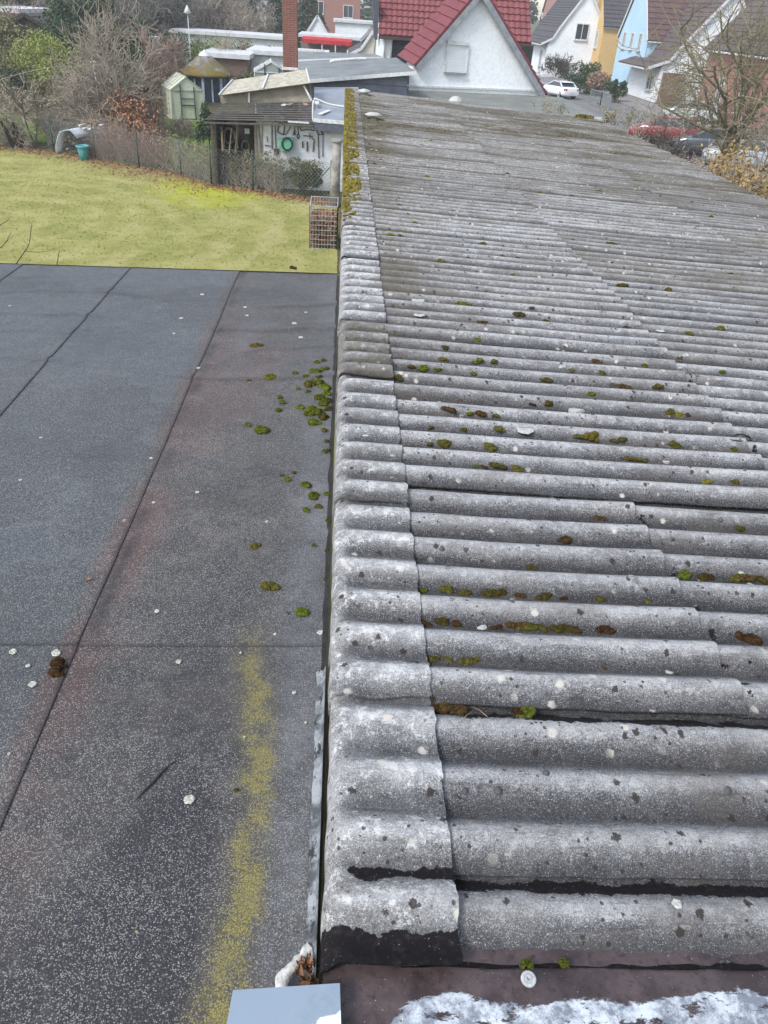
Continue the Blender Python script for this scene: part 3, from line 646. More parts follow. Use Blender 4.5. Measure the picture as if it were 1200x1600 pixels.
GC = 'moss cushions in the valleys of the corrugated roof'
LC = 'moss cushion sitting in a valley of the corrugated grey roof'
CM = [(621,592,20,'o'),(811,500,16,'o'),(830,484,12,'o'),(744,540,14,'g'),(695,545,12,'o'),(771,578,16,'o'),(750,580,18,'g'),(660,591,18,'g'),(685,593,14,'g'),(642,590,14,'b'),(924,621,19,'g'),(856,646,20,'o'),(831,640,12,'b'),(701,664,24,'b'),(724,668,14,'o'),(735,668,14,'g'),(750,669,20,'b'),(775,670,14,'o'),(693,694,24,'o'),(673,682,12,'o'),(672,694,14,'o'),(765,697,24,'o'),(780,698,24,'o'),(742,728,16,'g'),(775,727,24,'o'),(755,728,14,'b'),(806,731,22,'o'),(905,707,20,'g'),(925,708,26,'y'),(971,709,22,'o'),(1050,711,22,'o'),(1056,711,16,'g'),(1145,718,18,'g'),(985,741,18,'y'),(999,741,16,'o'),(1027,613,20,'o'),(1046,660,24,'o'),(1058,659,18,'y'),(1073,660,18,'b'),(958,692,15,'o'),(1129,589,12,'g'),(940,581,12,'o'),(1105,781,22,'y'),(1121,783,20,'g'),(1145,784,26,'o'),(1157,822,16,'g'),(935,809,18,'b'),(882,844,22,'b'),(830,889,12,'o'),(925,894,10,'b'),(1152,903,20,'o'),(1165,903,20,'b'),(1188,906,18,'o'),(1067,898,20,'g'),(1105,905,16,'b'),(1095,925,14,'o'),(697,919,24,'o'),(660,921,14,'g'),(725,925,18,'o'),(768,928,20,'o'),(782,928,22,'o'),(848,931,20,'o'),(812,930,16,'b'),(880,930,14,'b'),(936,934,22,'o'),(1010,932,20,'o'),(945,988,30,'b'),(1168,996,32,'b'),(664,976,20,'b'),(690,980,26,'o'),(712,976,18,'b'),(716,985,14,'g'),(775,984,18,'b'),(805,984,26,'b'),(820,983,26,'o'),(829,972,24,'g'),(845,978,18,'o'),(877,986,26,'o'),(898,989,20,'b'),(668,1038,18,'b'),(675,1044,22,'o'),(700,1043,18,'o'),(733,1047,26,'o'),(931,1020,0,'b'),(941,1054,16,'b'),(1060,1056,14,'g'),(684,1124,26,'b'),(702,1122,30,'b'),(722,1121,28,'b'),(815,1123,24,'b'),(828,1122,28,'g'),(652,968,14,'b'),(654,915,12,'b'),(640,925,0,'b')]
VM = []
for (x, y, s_, kd) in CM:
    if not s_: continue
    p = in_valley(x, y, s_); VM.append((p.x, round((p.y-C0)/LAM-.5)-round((1.55-C0)/LAM-.5), kd, moss(p, pxsz(p, s_)*(1.05 if p.y < 2.6 else .85), kd, LC, GC, sx=1.2, h=.95)))
KN = {'g': 'green', 'o': 'olive', 'b': 'brown', 'y': 'yellow green'}
for v in sorted(set(t[1] for t in VM)):
    gl = sorted([t for t in VM if t[1] == v], key=lambda t: t[0])
    for t in gl: t[3].rotation_euler.x = .5 if t[3].location.y > 2.6 else .15
    for i, t in enumerate(gl): t[3]['label'] = ('%s moss cushion, %s from the verge, in the ' % (KN[t[2]], ordn(i))) + ('wide dark joint valley' if v == 0 else 'valley just before the dark joint' if v < 0 else '%s valley beyond the dark joint' % ordn(v-1))
p = atZ(819, 1506, 3.165); moss(p, .036, 'g', 'bright green moss cushion at the tarred near edge just above the round washer', None)
p = atZ(880, 1504, 3.165); moss(p, .026, 'g', 'smaller green moss cushion at the tarred near edge, right of the washer', None)
# smaller cushions farther up the roof
rr = random.Random(5)
for i in range(120):
    Y = 4 + 13*rr.random()**1.5; x = .35+rr.random()**1.4*4.6; Yv = C0+LAM*(round((Y-C0)/LAM-.5)+.5)
    Yv += .03+.03*min(1, Y/12); moss(Vector((x, Yv, zroof(x, Yv)+.004)), rr.uniform(.03,.075), rr.choice('ooboy' if rr.random() < .5 else 'oob'), 'small moss cushion in a far valley of the corrugated roof', 'small moss cushions on the far corrugated roof', sx=1.3, h=.8)
# yellow moss bolster along the far verge: uncountable
V = []; F = []; mb = MB(); rr = random.Random(3)
for kk in range(int((20.2-7.2)/LAM)):
    Yc = C0+LAM*round((7.35-C0)/LAM)+LAM*kk
    dens = min(1, max(0, (Yc-7.2)/1.2))
    for l in range(int(5+30*dens)):
        x = .020+rr.random()**1.5*.17*(.35+.65*dens); y = Yc+rr.uniform(-.075,.05); r = rr.uniform(.015,.034)*(.6+.4*dens)
        z = zroof(x, y)+.012
        nlat, nlon = 4, 7; vs = []
        for a in range(nlat+1):
            for b2 in range(nlon):
                th = pi/2*a/nlat; ph = 2*pi*b2/nlon; q = Vector((cos(ph)*sin(th), sin(ph)*sin(th), cos(th)*.8)); q *= r*(1+.35*noise.noise(q*3+Vector((kk,l,0)))); vs.append(Vector((x, y, z))+q)
        mb.add(vs, [(a*nlon+b2, a*nlon+(b2+1)%nlon, (a+1)*nlon+(b2+1)%nlon, (a+1)*nlon+b2) for a in range(nlat) for b2 in range(nlon)], True)
o = mb.build('verge_moss', MY); tag(o, 'thick yellow moss growing along the far left verge of the corrugated roof', 'moss', kind='stuff')

# lichen rosettes and flakes on the flat roof
n = NT('pale_lichen'); M_LICH = n.out(n.mix(n.map(n.noise(120,3), .42, .62), (.46,.47,.41), (.24,.25,.21)), .95, n.bump(n.noise(160,3), .8, .003), .1)
def rosette(p, r, label, group, mat=None, h=.003, name='lichen_rosette', cat='lichen', hole=False):
    mb = MB(); s_ = RR.random()*99; nn = 26; prof = [(0.05, .5), (.3, .55 if not hole else .3), (.55, 1), (.8, .9), (1, 0)]
    vs = [];
    for (q, hh) in prof:
        for k_ in range(nn):
            t = 2*pi*k_/nn; rad = r*q*(1+.28*noise.noise((cos(t)*1.8+s_, sin(t)*1.8, q*.5))+.12*noise.noise((cos(t)*6+s_, sin(t)*6, q))); vs.append(Vector((p[0]+cos(t)*rad, p[1]+sin(t)*rad, p[2]+hh*h)))
    mb.add(vs, [(i*nn+k_, i*nn+(k_+1)%nn, (i+1)*nn+(k_+1)%nn, (i+1)*nn+k_) for i in range(4) for k_ in range(nn)], True); mb.add(vs[:nn], [tuple(range(nn))])
    o = mb.build(name, mat or M_LICH); return tag(o, label, cat, group)
LL = 'lichen rosettes dotting the flat roof'
LRO = []
for (x, y, d) in [(88,1020,17),(51,1069,15),(20,1018,14),(44,1040,9),(279,1034,11),(296,1249,22),(460,1082,8),(430,991,6),(245,955,9),(500,988,12),(14,1178,6),(382,1152,5),(478,1129,5),(194,814,8),(236,716,7),(308,769,8),(240,785,6),(304,493,0),(417,815,7),(376,1020,5),(310,575,8),(283,497,8),(316,460,8),(383,480,7),(460,505,10),(470,527,9),(128,493,7),(272,521,6),(386,493,7),(478,488,6),(76,543,8),(66,540,7),(15,478,6),(64,684,7),(32,750,6)]:
    LRO.append((-y, rosette(on_flat(x, y), pxsz(on_flat(x, y), d)/2*.85, 'small pale', LL, hole=d > 11))) if d else None
LRO.sort(key=lambda t: t[0])
for i, t in enumerate(LRO): t[1]['label'] = 'pale lichen rosette on the flat roof felt, %s nearest to the viewer' % ordn(i) if i else 'pale lichen rosette on the flat roof felt nearest to the viewer'
# pale blotches, chips and other marks on the corrugated roof
n = NT('pale_mortar'); M_MORT = n.out(n.mix(n.map(n.noise(90,4,.7), .4, .7), (.46,.46,.44), (.26,.25,.23)), .95, n.bump(n.noise(110,4), .7, .004), .1)
for (x, y, d, lb) in [(820,673,30,'white mortar splash in the middle of the corrugated roof, above a bare crest'),(653,470,24,'large white mortar lump near the verge on the far part of the corrugated roof'),(654,493,18,'lower of two white mortar splashes near the verge on the far roof'),(1031,518,13,'small white mortar dot beside the sheet joint at the upper right'),(898,440,10,'round white mortar dot on the far roof, centre'),(740,979,42,'cream mortar flake lying in the moss filled valley'),(640,1097,16,'round white lichen spot at the bottom edge of a verge cap'),(1057,1415,16,'small white splash on the crest near the lower right corner'),(570,680,15,'white splash on the smooth verge cap'),(592,218,12,'white pebble at the far verge'),(599,262,8,'tiny white pebble on the far roof next to the caps'),(570,250,11,'oval white pebble on the far verge')]:
    p = on_roof(x, y, .004); rosette(p, pxsz(p, d)/2, lb, None, M_MORT, .0035, 'mortar_splash', 'mortar')
for i in range(34):
    Y = 1.6+12*RR.random()**1.6; x = .32+RR.random()*4.2; rosette(Vector((x, Y, zroof(x,Y)+.0085)), U(.005,.012), 'little pale lichen dot on the corrugated roof', 'pale lichen dots on the corrugated roof', M_LICH, .002)
p = on_roof(735, 735, .006, True); m_ = MB(); m_.slab([p+Vector(v) for v in ((-.022,-.012,0),(.022,-.014,-.002),(.023,.012,.0),(-.021,.014,.002))], .002)
tag(m_.build('tape_scrap', gen('pale_tape', (.55,.62,.66), rough=.4)), 'pale blue scrap of tape stuck on a corrugation crest near the verge', 'tape')
p = on_roof(770, 1061, .004, True); m_ = MB(); m_.slab([p+Vector(v) for v in ((-.012,-.003,0),(.012,-.004,0),(.010,.004,0),(-.011,.005,0))], .002)
tag(m_.build('yellow_leaf', gen('yellow_leaf', (.50,.33,.08))), 'tiny orange yellow leaf fragment on a crest', 'leaf')
q = [on_roof(*c_, .010) for c_ in ((1138,690),(1150,682),(1166,684),(1172,690),(1160,692))]
m_ = MB(); m_.tube(smooth_path([q[0], q[1], q[2], q[3], q[4], q[0]]), .004, 6)
tag(m_.build('rubber_loop', gen('black_rubber', (.02,.025,.03), rough=.5)), 'small dark rubber loop lying on the sheets near the right edge', 'loop')
def shard(px, py, sz, label, mat, rz=0., sq=.55):
    p = on_roof(px, py, .004); mb = MB(); rr = random.Random(px); n_ = 7
    top = []; bot = []
    for k_ in range(n_): t = 2*pi*k_/n_; r = sz/2*rr.uniform(.75,1.1); v = Vector((cos(t)*r, sin(t)*r*sq, 0)); bot.append(p+v+Vector((0,0,-.004))); top.append(p+v*.85+Vector((0,0,sz*rr.uniform(.08,.2))))
    mb.add(bot+top, [tuple(range(n_, 2*n_))]+[(k_, (k_+1)%n_, n_+(k_+1)%n_, n_+k_) for k_ in range(n_)]); o = mb.build('broken_chip', mat); return tag(o, label, 'chip')
shard(899, 645, .11, 'flat broken piece of cement sheet lying in a valley right of centre', M_MORT)
shard(960, 603, .07, 'dark upright bark chip on the roof right of the round green cushion', gen('bark', (.07,.06,.045)), sq=.4)
shard(878, 575, .05, 'small grey cement chip lying far up the roof', M_MORT); shard(1040, 724, .045, 'white crumbled cement chip near the right edge', M_MORT)
shard(445, 957, .0, '', M_MORT) if False else None
p = on_flat(446, 957); m_ = MB(); m_.tube([p+Vector((-.011,.012,.004)), p+Vector((.004,-.003,.006)), p+Vector((.012,-.012,.004))], [.002,.005,.003], 6)
tag(m_.build('twig_stub', gen('bark')), 'short dark twig stub left of the green cushion on the flat roof', 'twig')
p = on_flat(138, 906); m_ = leaf_mesh(.03, .012, .7); o = m_.build('seam_leaf', M_LEAF); o.location = p; o.rotation_euler = (0,0,1.4); tag(o, 'single reddish leaf scrap on the seam of the flat roof', 'leaf')
# scratch ridge in the felt
m_ = MB(); pts = smooth_path([on_flat(*c_)+Vector((0,0,-.001)) for c_ in ((275,1187),(258,1200),(240,1220),(225,1235),(212,1250))]); m_.tube(pts, [.0015+.0025*sin(pi*i/(len(pts)-1)) for i in range(len(pts))], 6)
m_.build('felt_crease', gen('felt_crease', (.045,.045,.052), rough=.7), garage)
# dry twigs caught in the dirty valley
for (a, b) in (((716,1138),(738,1118)),((735,1112),(760,1128))):
    A, B = on_roof(*a, .02), on_roof(*b, .02); m_ = MB(); m_.tube([A, (A+B)/2+Vector((0,0,.008)), B], .0012, 5); tag(m_.build('dry_twig', gen('straw', (.30,.20,.12))), 'straw coloured twig over the brown moss in the dark valley, %s one' % ('left' if a[0] < 720 else 'right'), 'twig')

# ================================================================== GROUND
GZ = -1.3
def G(px, py, dz=0.): return atZ(px, py, GZ+dz)
n = NT('rough_ground'); 
c_ = n.mix(n.map(n.noise(.35, 6, .65), .4, .6), (.075,.095,.030), (.115,.095,.06)); c_ = n.mix(n.map(n.noise(3, 5, .7), .45, .7), c_, (.06,.05,.032))
M_GROUND = n.out(c_, .95, n.bump(n.noise(6, 5, .7), .8, .05), .1)
g = MB(); g.add([(-900,-60,GZ-.02),(900,-60,GZ-.02),(900,1500,GZ-.02),(-900,1500,GZ-.02)], [(0,1,2,3)]); tag(g.build('ground', M_GROUND), kind='structure')
# mown lawn of the neighbouring garden
FP = [G(*q) for q in ((-60,222),(0,228),(75,238),(150,250),(210,262),(270,272),(330,290),(400,300),(480,312),(528,318))]
n = NT('lawn'); X = n.xyz()
mv = n.n('ShaderNodeVectorMath', operation='SUBTRACT'); n.L(n.co, mv.inputs[0]); mv.inputs[1].default_value = tuple(G(-30, 345))
ln = n.n('ShaderNodeVectorMath', operation='LENGTH'); n.L(mv.outputs[0], ln.inputs[0])
arc = n.math('ADD', n.math('MULTIPLY', n.math('SINE', n.math('MULTIPLY', n.math('ADD', ln.outputs['Value'], n.math('MULTIPLY', n.noise(.3, 5), 3.0)), 4.4)), .20), n.noise(.55, 5, .65, dist=.6))
c_ = n.mix(n.map(n.noise(1.1, 6, .7), .35, .65), (.26,.265,.08), (.36,.345,.125))
c_ = n.mix(n.math('MULTIPLY', n.map(arc, .44, .84), .48), c_, (.46,.41,.20))
mvy = n.n('ShaderNodeVectorMath', operation='SUBTRACT'); n.L(n.co, mvy.inputs[0]); yc0 = G(335, 293); mvy.inputs[1].default_value = tuple(yc0)
sc = n.n('ShaderNodeVectorMath', operation='MULTIPLY'); n.L(mvy.outputs[0], sc.inputs[0]); sc.inputs[1].default_value = (.42,.26,0)
ly = n.n('ShaderNodeVectorMath', operation='LENGTH'); n.L(sc.outputs[0], ly.inputs[0])
c_ = n.mix(n.map(n.math('ADD', ly.outputs['Value'], n.math('MULTIPLY', n.math('SUBTRACT', n.noise(.8, 6, .75), .5), 2.4)), 1.15, .2, 0, .85), c_, (.42,.44,.04))
c_ = n.mix(n.map(n.noise(14, 5, .75), .52, .74, 0, .35), c_, (.17,.18,.055))
c_ = n.mix(n.map(n.noise(5, 5, .75), .60, .74, 0, .5), c_, (.17,.13,.07))
M_LAWN = n.out(c_, .95, n.bump(n.noise(20, 5, .75), 1., .05), .1)
g = MB(); vs = []
for p in FP: vs += [(p.x, p.y, GZ), (p.x*1.02+.2, 5.5, GZ)]
g.add(vs, [(2*i, 2*i+1, 2*i+3, 2*i+2) for i in range(len(FP)-1)]); tag(g.build('lawn', M_LAWN), kind='structure')
n = NT('garden_grass'); c_ = n.mix(n.map(n.noise(1.5,6,.7), .4, .6), (.095,.16,.035), (.15,.20,.055)); c_ = n.mix(n.map(n.noise(9,4,.7), .5, .7), c_, (.055,.085,.02))
M_GR2 = n.out(c_, .95, n.bump(n.noise(15,4,.7), .8, .05), .1)
g = MB(); g.add([G(255,250,.004), G(345,262,.004), G(350,185,.004), G(262,184,.004)], [(0,1,2,3)]); tag(g.build('garden_lawn', M_GR2), kind='structure')
g = MB(); g.add([G(-40,210,.004), G(110,228,.004), G(135,170,.004), G(20,158,.004)], [(0,1,2,3)]); tag(g.build('garden_lawn', M_GR2), kind='structure')
# grass tufts
def in_lawn(x, y):
    for a, b in zip(FP[:-1], FP[1:]):
        if a.x <= x <= b.x: t = (x-a.x)/(b.x-a.x); return y < a.y+(b.y-a.y)*t+.15
    return False
rs = np.random.RandomState(4); N = 40000; xs = rs.uniform(-17, -.05, N); ys = 14+rs.uniform(0, 1, N)**.9*26
fy = np.interp(xs, [p.x for p in FP], [p.y for p in FP]); ok = (ys < fy+.25) & (xs > -ys*.47); xs, ys = xs[ok], ys[ok]; N = len(xs)
a = rs.uniform(0, 2*pi, N); hgt = rs.uniform(.008, .028, N)*(1+1.2*np.exp(-((fy[ok]-ys)/.35)**2)); wd = rs.uniform(.015, .035, N)
V = np.zeros((N, 3, 3)); V[:,0] = np.stack([xs-np.cos(a)*wd, ys-np.sin(a)*wd, np.full(N, GZ)], -1); V[:,1] = np.stack([xs+np.cos(a)*wd, ys+np.sin(a)*wd, np.full(N, GZ)], -1)
V[:,2] = np.stack([xs+rs.uniform(-.03,.03,N), ys+rs.uniform(-.03,.03,N), GZ+hgt], -1)
tag(npmesh('grass', V.reshape(-1,3), np.arange(3*N).reshape(-1,3), M_LAWN, smooth=False), 'short winter grass and moss of the mown lawn behind the flat roof', 'grass', kind='stuff')
M_LITTER = gen('leaf_litter', (.36,.19,.11), (.22,.12,.075), 9, .9, .3)
def quads(C, size, mat, name, parent=None, flat=0., aspect=.6, seed=1, elong=None):
    rs = np.random.RandomState(seed); N = len(C); d1 = rs.normal(size=(N,3)); 
    if flat: d1[:,2] *= (1-flat)
    if elong is not None: d1 = d1*.35+elong
    d1 /= np.linalg.norm(d1, axis=1)[:,None]; d2 = rs.normal(size=(N,3)); 
    if flat: d2[:,2] *= (1-flat)
    d2 -= (d1*d2).sum(1)[:,None]*d1; d2 /= np.linalg.norm(d2, axis=1)[:,None]
    s = (rs.uniform(.6,1.3,N)*size)[:,None]; V = np.stack([C-d1*s, C+d2*s*aspect, C+d1*s, C-d2*s*aspect], 1)
    return npmesh(name, V.reshape(-1,3), np.arange(4*N).reshape(-1,4), mat, parent, False)
C = []
for i in range(5200):
    t = rs.uniform(0, len(FP)-1.001); k_ = int(t); p = FP[k_].lerp(FP[k_+1], t-k_); back = abs(rs.normal())*.5
    if k_ in (3,4,5): back *= 2.2
    elif k_ < 3: back *= 1.4
    C.append((p.x+rs.normal()*.15, p.y-back+.25, GZ+.03+rs.uniform(0,.03)))
tag(quads(np.array(C), .045, M_LITTER, 'leaf_litter', flat=.7), 'brown fallen leaves strewn on the lawn along the wire fence', 'leaves', kind='stuff')

# street on the right
M_ASPH = gen('street_asphalt', (.20,.195,.195), (.145,.14,.14), .8, .9, .2); M_PAVE = gen('paving', (.27,.255,.24), (.19,.18,.17), 1.5, .9, .3)
g = MB(); g.add([(18.6,30,GZ+.008),(25.2,30,GZ+.004),(25.2,190,GZ+.004),(18.6,190,GZ+.004)], [(0,1,2,3)]); tag(g.build('road', M_ASPH), kind='structure')
g = MB(); g.box(25.2, 28.6, 30, 190, GZ-.05, GZ+.12); g.box(16.4, 18.6, 30, 190, GZ-.05, GZ+.12); tag(g.build('pavement', M_PAVE), kind='structure')
g = MB(); g.add([(6.6,22,GZ+.004),(16.4,22,GZ+.004),(16.4,66,GZ+.004),(6.6,66,GZ+.004)], [(0,1,2,3)]); tag(g.build('yard_paving', M_PAVE), kind='structure')

# ================================================================== VEGETATION BUILDERS
def leafmat(name, a, b, sc=2.2, val=.25, rough=.7):
    n = NT(name); c = n.mix(n.map(n.noise(sc, 5, .7), .38, .64), a, b); h = n.n('ShaderNodeHueSaturation'); n.L(c, h.inputs['Color'])
    n.L(n.map(n.noise(sc*14, 2, .7), .3, .7, 1-val*2, 1+val*2, False), h.inputs['Value']); return n.out(h.outputs[0], rough, None, .25)
def barkmat(name, a, b): return gen(name, a, b, 9, .9, .4)
MDK = leafmat('dark_evergreen', (.030,.055,.030), (.075,.105,.05)); MGN = leafmat('laurel_green', (.09,.14,.045), (.19,.23,.08)); MLT = leafmat('light_conifer', (.20,.25,.06), (.34,.36,.10))
MBL = leafmat('blue_green_conifer', (.035,.06,.045), (.075,.105,.08)); MCO = leafmat('copper_beech_leaf', (.34,.15,.08), (.50,.26,.15)); MOL = leafmat('olive_hedge', (.13,.135,.065), (.25,.22,.12)); MBR = leafmat('brown_hedge_leaf', (.24,.15,.11), (.36,.26,.18))
BK = {'tan': barkmat('tan_bark', (.46,.40,.31), (.27,.23,.18)), 'grey': barkmat('grey_bark', (.24,.22,.19), (.14,.13,.115)), 'pink': barkmat('pink_brown_twigs', (.36,.26,.21), (.22,.15,.125)), 'olive': barkmat('olive_bark', (.25,.22,.135), (.14,.125,.075)), 'dark': barkmat('dark_bark', (.11,.09,.075), (.06,.05,.042)), 'dun': barkmat('dun_twigs', (.36,.31,.25), (.21,.18,.145))}
def grow(out, rr, p, d, L, r, lev, maxlev, nb, wig, up, minr):
    n_ = 4 if lev < 2 else 3; pts = [p]; rs_ = [r]
    for i in range(n_):
        d = (d+Vector((rr.gauss(0,wig), rr.gauss(0,wig), rr.gauss(0,wig)+up))).normalized(); p = p+d*L/n_; pts.append(p); rs_.append(max(minr, r*(1-.55*(i+1)/n_)))
    out.append((lev, pts, rs_))
    if lev >= maxlev: return
    for k_ in range(nb[lev]):
        t = rr.uniform(.25, 1) if lev else rr.uniform(.3, 1); i = min(n_-1, int(t*n_)); q = pts[i].lerp(pts[i+1], t*n_-i)
        ax = d.orthogonal().normalized(); ax.rotate(Matrix.Rotation(rr.uniform(0, 2*pi), 3, d)); nd = (d*rr.uniform(.35,.9)+ax*rr.uniform(.5,1.)).normalized()
        grow(out, rr, q, nd, L*rr.uniform(.5,.8), max(minr, r*.5*rr.uniform(.7,1.1)), lev+1, maxlev, nb, wig, up, minr)
def bare_tree(name, label, base, h, bark, seed, stems=1, nb=(7,6,5,4), lev=4, r=.09, wig=.16, up=.05, spread=.25, minr=.006, lean=(0,0), group=None, twigmat=None, cat='tree', first=.45):
    rr = random.Random(seed); out = []; base = Vector(base)
    for s_ in range(stems):
        a = rr.uniform(0, 2*pi); d = Vector((cos(a)*spread*(stems > 1)+lean[0], sin(a)*spread*(stems > 1)+lean[1], 1)).normalized()
        grow(out, rr, base+Vector((rr.uniform(-.1,.1)*(stems > 1), rr.uniform(-.1,.1)*(stems > 1), 0)), d, h*first, r*rr.uniform(.7,1), 0, lev, nb, wig, up, minr)
    e = empty(name, base, label, cat, group); m1, m2 = MB(), MB()
    for lv, pts, rs_ in out: (m1 if lv < 2 else m2).tube(pts, rs_, 6 if lv < 1 else 4 if lv < 2 else 3, False)
    m1.build('trunk', BK[bark], e); m2.build('crown', BK[twigmat or bark], e)
    return e, out
def crown_pts(c, rad, n_, lumps, seed, lump=.38, shell=.75):
    rs = np.random.RandomState(seed); a = rs.normal(size=(lumps,3)); a /= np.linalg.norm(a,axis=1)[:,None]; L = a*rs.uniform(.25,shell,(lumps,1)); lr = rs.uniform(.6,1.2,lumps)*lump
    k_ = rs.randint(0, lumps, n_); b = rs.normal(size=(n_,3)); b /= np.linalg.norm(b,axis=1)[:,None]; P = L[k_]+b*(rs.uniform(.35,1,(n_,1))**.6)*lr[k_][:,None]
    return P*np.array(rad)+np.array(c)
def leafy(name, label, base, rad, mat, seed, n_=2600, size=.10, lumps=16, bark='dark', cat='tree', group=None, zc=None, lump=.38, stem=.05, aspect=.55):
    base = Vector(base); e = empty(name, base, label, cat, group); zc = rad[2]*.95 if zc is None else zc
    C = crown_pts((base.x, base.y, base.z+zc), rad, n_, lumps, seed, lump); C = C[C[:,2] > base.z+.02]
    quads(C, size, mat, 'crown', e, aspect=aspect, seed=seed)
    m = MB(); rr = random.Random(seed); top = base+Vector((0,0,zc)); m.tube([base, base+Vector((.03,0,zc*.6)), top+Vector((0,0,rad[2]*.4))], [stem, stem*.7, stem*.2], 6)
    for k_ in range(7): q = Vector(C[rr.randrange(len(C))]); s_ = base+Vector((0,0,zc*rr.uniform(.3,.9))); m.tube([s_, s_.lerp(q,.5)+Vector((0,0,.1)), q], [stem*.5, stem*.3, stem*.12], 4, False)
    m.build('trunk', BK[bark], e); return e
def conifer(name, label, base, h, r, mat, seed, n_=3000, size=.13, group=None, droop=.35, lev=14, cat='conifer'):
    base = Vector(base); e = empty(name, base, label, cat, group); rs = np.random.RandomState(seed); t = rs.uniform(0,1,n_)**.75; t = 1-t
    t = (np.floor(t*lev)+rs.uniform(0,.75,n_))/lev; nb_ = 9; a = (rs.randint(0,nb_,n_)+np.floor(t*lev)*.37)*2*pi/nb_+rs.normal(0,.16,n_); q = rs.uniform(.15,1,n_)**.6
    R_ = r*(1-t)**.85*q*(1+.15*np.sin(a*3+seed)); C = np.stack([base.x+np.cos(a)*R_, base.y+np.sin(a)*R_, base.z+.1+t*h*.97-droop*R_*.6+rs.normal(0,.04,n_)], -1)
    el = np.stack([np.cos(a), np.sin(a), -np.full(n_, droop)], -1)
    quads(C, size, mat, 'crown', e, aspect=.4, seed=seed, elong=el)
    m = MB(); m.tube([base, base+Vector((0,0,h*.95))], [.10, .015], 6); m.build('trunk', BK['dark'], e); return e

# ================================================================== FENCE, CAGE, POST
M_GALV = gen('galvanised_wire', (.30,.32,.31), (.22,.23,.22), 20, .5, .1, metal=.4); M_GREENM = gen('green_painted_steel', (.045,.085,.065), rough=.5)
fence = empty('wire_fence', FP[5], 'sagging green grey chain link fence between the mown lawn and the garden behind', 'fence')
FH = 1.35; m = MB(); sp = .15
cum = [0.]
FF = [Vector((p.x, p.y+.1, GZ)) for p in FP[2:]]
for a, b in zip(FF[:-1], FF[1:]): cum.append(cum[-1]+(b-a).length)
def fpt(s, z):
    s = max(0, min(cum[-1]-1e-4, s)); i = max(k_ for k_ in range(len(cum)-1) if cum[k_] <= s); t = (s-cum[i])/(cum[i+1]-cum[i]); q = FF[i].lerp(FF[i+1], t)
    return q+Vector((0, .04*sin(s*1.3+z), z-.05*abs(sin(s*.9))*z))
s = -FH
while s < cum[-1]:
    for sg in (0, 1):
        z0, z1 = (0.02, FH) if sg else (FH, .02); s0, s1 = s, s+FH
        if s0 < 0: z0 += (z1-z0)*(-s0)/FH; s0 = 0
        if s1 > cum[-1]: z1 -= (z1-z0)*(s1-cum[-1])/max(.01, s1-s0); s1 = cum[-1]
        k_ = 3; m.tube([fpt(s0+(s1-s0)*i/k_, z0+(z1-z0)*i/k_) for i in range(k_+1)], .0050, 3, False)
    s += sp
m.tube([fpt(cum[-1]*i/60, FH) for i in range(61)], .005, 3, False)
m.build('wire_mesh', M_GALV, fence)
for s in [.3, 2.6, 5.1, 7.4, 9.4, 11.2, cum[-1]-.3]:
    q = fpt(s, 0); m = MB(); m.tube([q, q+Vector((.01,0,FH+.08))], .028, 8); m.build('post', M_GREENM, fence)
q = fpt(cum[-1]-.35, 1.2); m = MB(); m.tube([q, fpt(cum[-1]-1.35, .05)+Vector((0,-.1,0))], .02, 6); m.build('brace', M_GREENM, fence)
# concrete post at the shed corner
A = G(523, 322); zt = atY(523, 222, A.y).z; m = MB(); m.tube([(A.x,A.y,GZ),(A.x,A.y,(GZ+zt)/2),(A.x+.04,A.y,zt)], [.22,.20,.17], 6); m.lathe((A.x+.04,A.y,zt), [(.17,0),(.21,.02),(.19,.10),(.001,.12)], 8)
tag(m.build('stone_post', gen('lichen_stone', (.38,.37,.34), (.20,.19,.17), 4, .95, .8)), 'rough pale stone gate post at the end of the wire fence', 'post')
# wire leaf cage
A = G(484, 388); B = G(526, 390); cx0, cx1 = A.x, min(B.x, -.04); cy0 = A.y; cy1 = cy0+1.25; ch = atY(500, 322, cy0).z-GZ
cage = empty('leaf_cage', ((cx0+cx1)/2, (cy0+cy1)/2, GZ), 'square wire compost cage packed with brown leaves, standing on the lawn against the long shed', 'compost cage')
m = MB()
def panel(a, b, nz=9, nx_=9):
    for i in range(nz+1): z = GZ+ch*i/nz; m.bar((a[0],a[1],z),(b[0],b[1],z),.011 if i % nz else .022)
    for i in range(nx_+1): t = i/nx_; m.bar((a[0]+(b[0]-a[0])*t,a[1]+(b[1]-a[1])*t,GZ),(a[0]+(b[0]-a[0])*t,a[1]+(b[1]-a[1])*t,GZ+ch),.009 if i % nx_ else .022)
panel((cx0,cy0),(cx1,cy0)); panel((cx0,cy1),(cx1,cy1)); panel((cx0,cy0),(cx0,cy1)); panel((cx1,cy0),(cx1,cy1)); m.build('wire_panels', gen('pale_galvanised', (.55,.57,.58), rough=.45, metal=.3), cage)
rs = np.random.RandomState(9); N = 5200; C = np.stack([rs.uniform(cx0+.03,cx1-.03,N), rs.uniform(cy0+.02,cy1-.02,N), GZ+rs.uniform(0,1,N)**.8*(ch*.72)], -1)
lf = quads(C, .055, M_LITTER, 'leaf_fill', cage, seed=3); lf['kind'] = 'stuff'

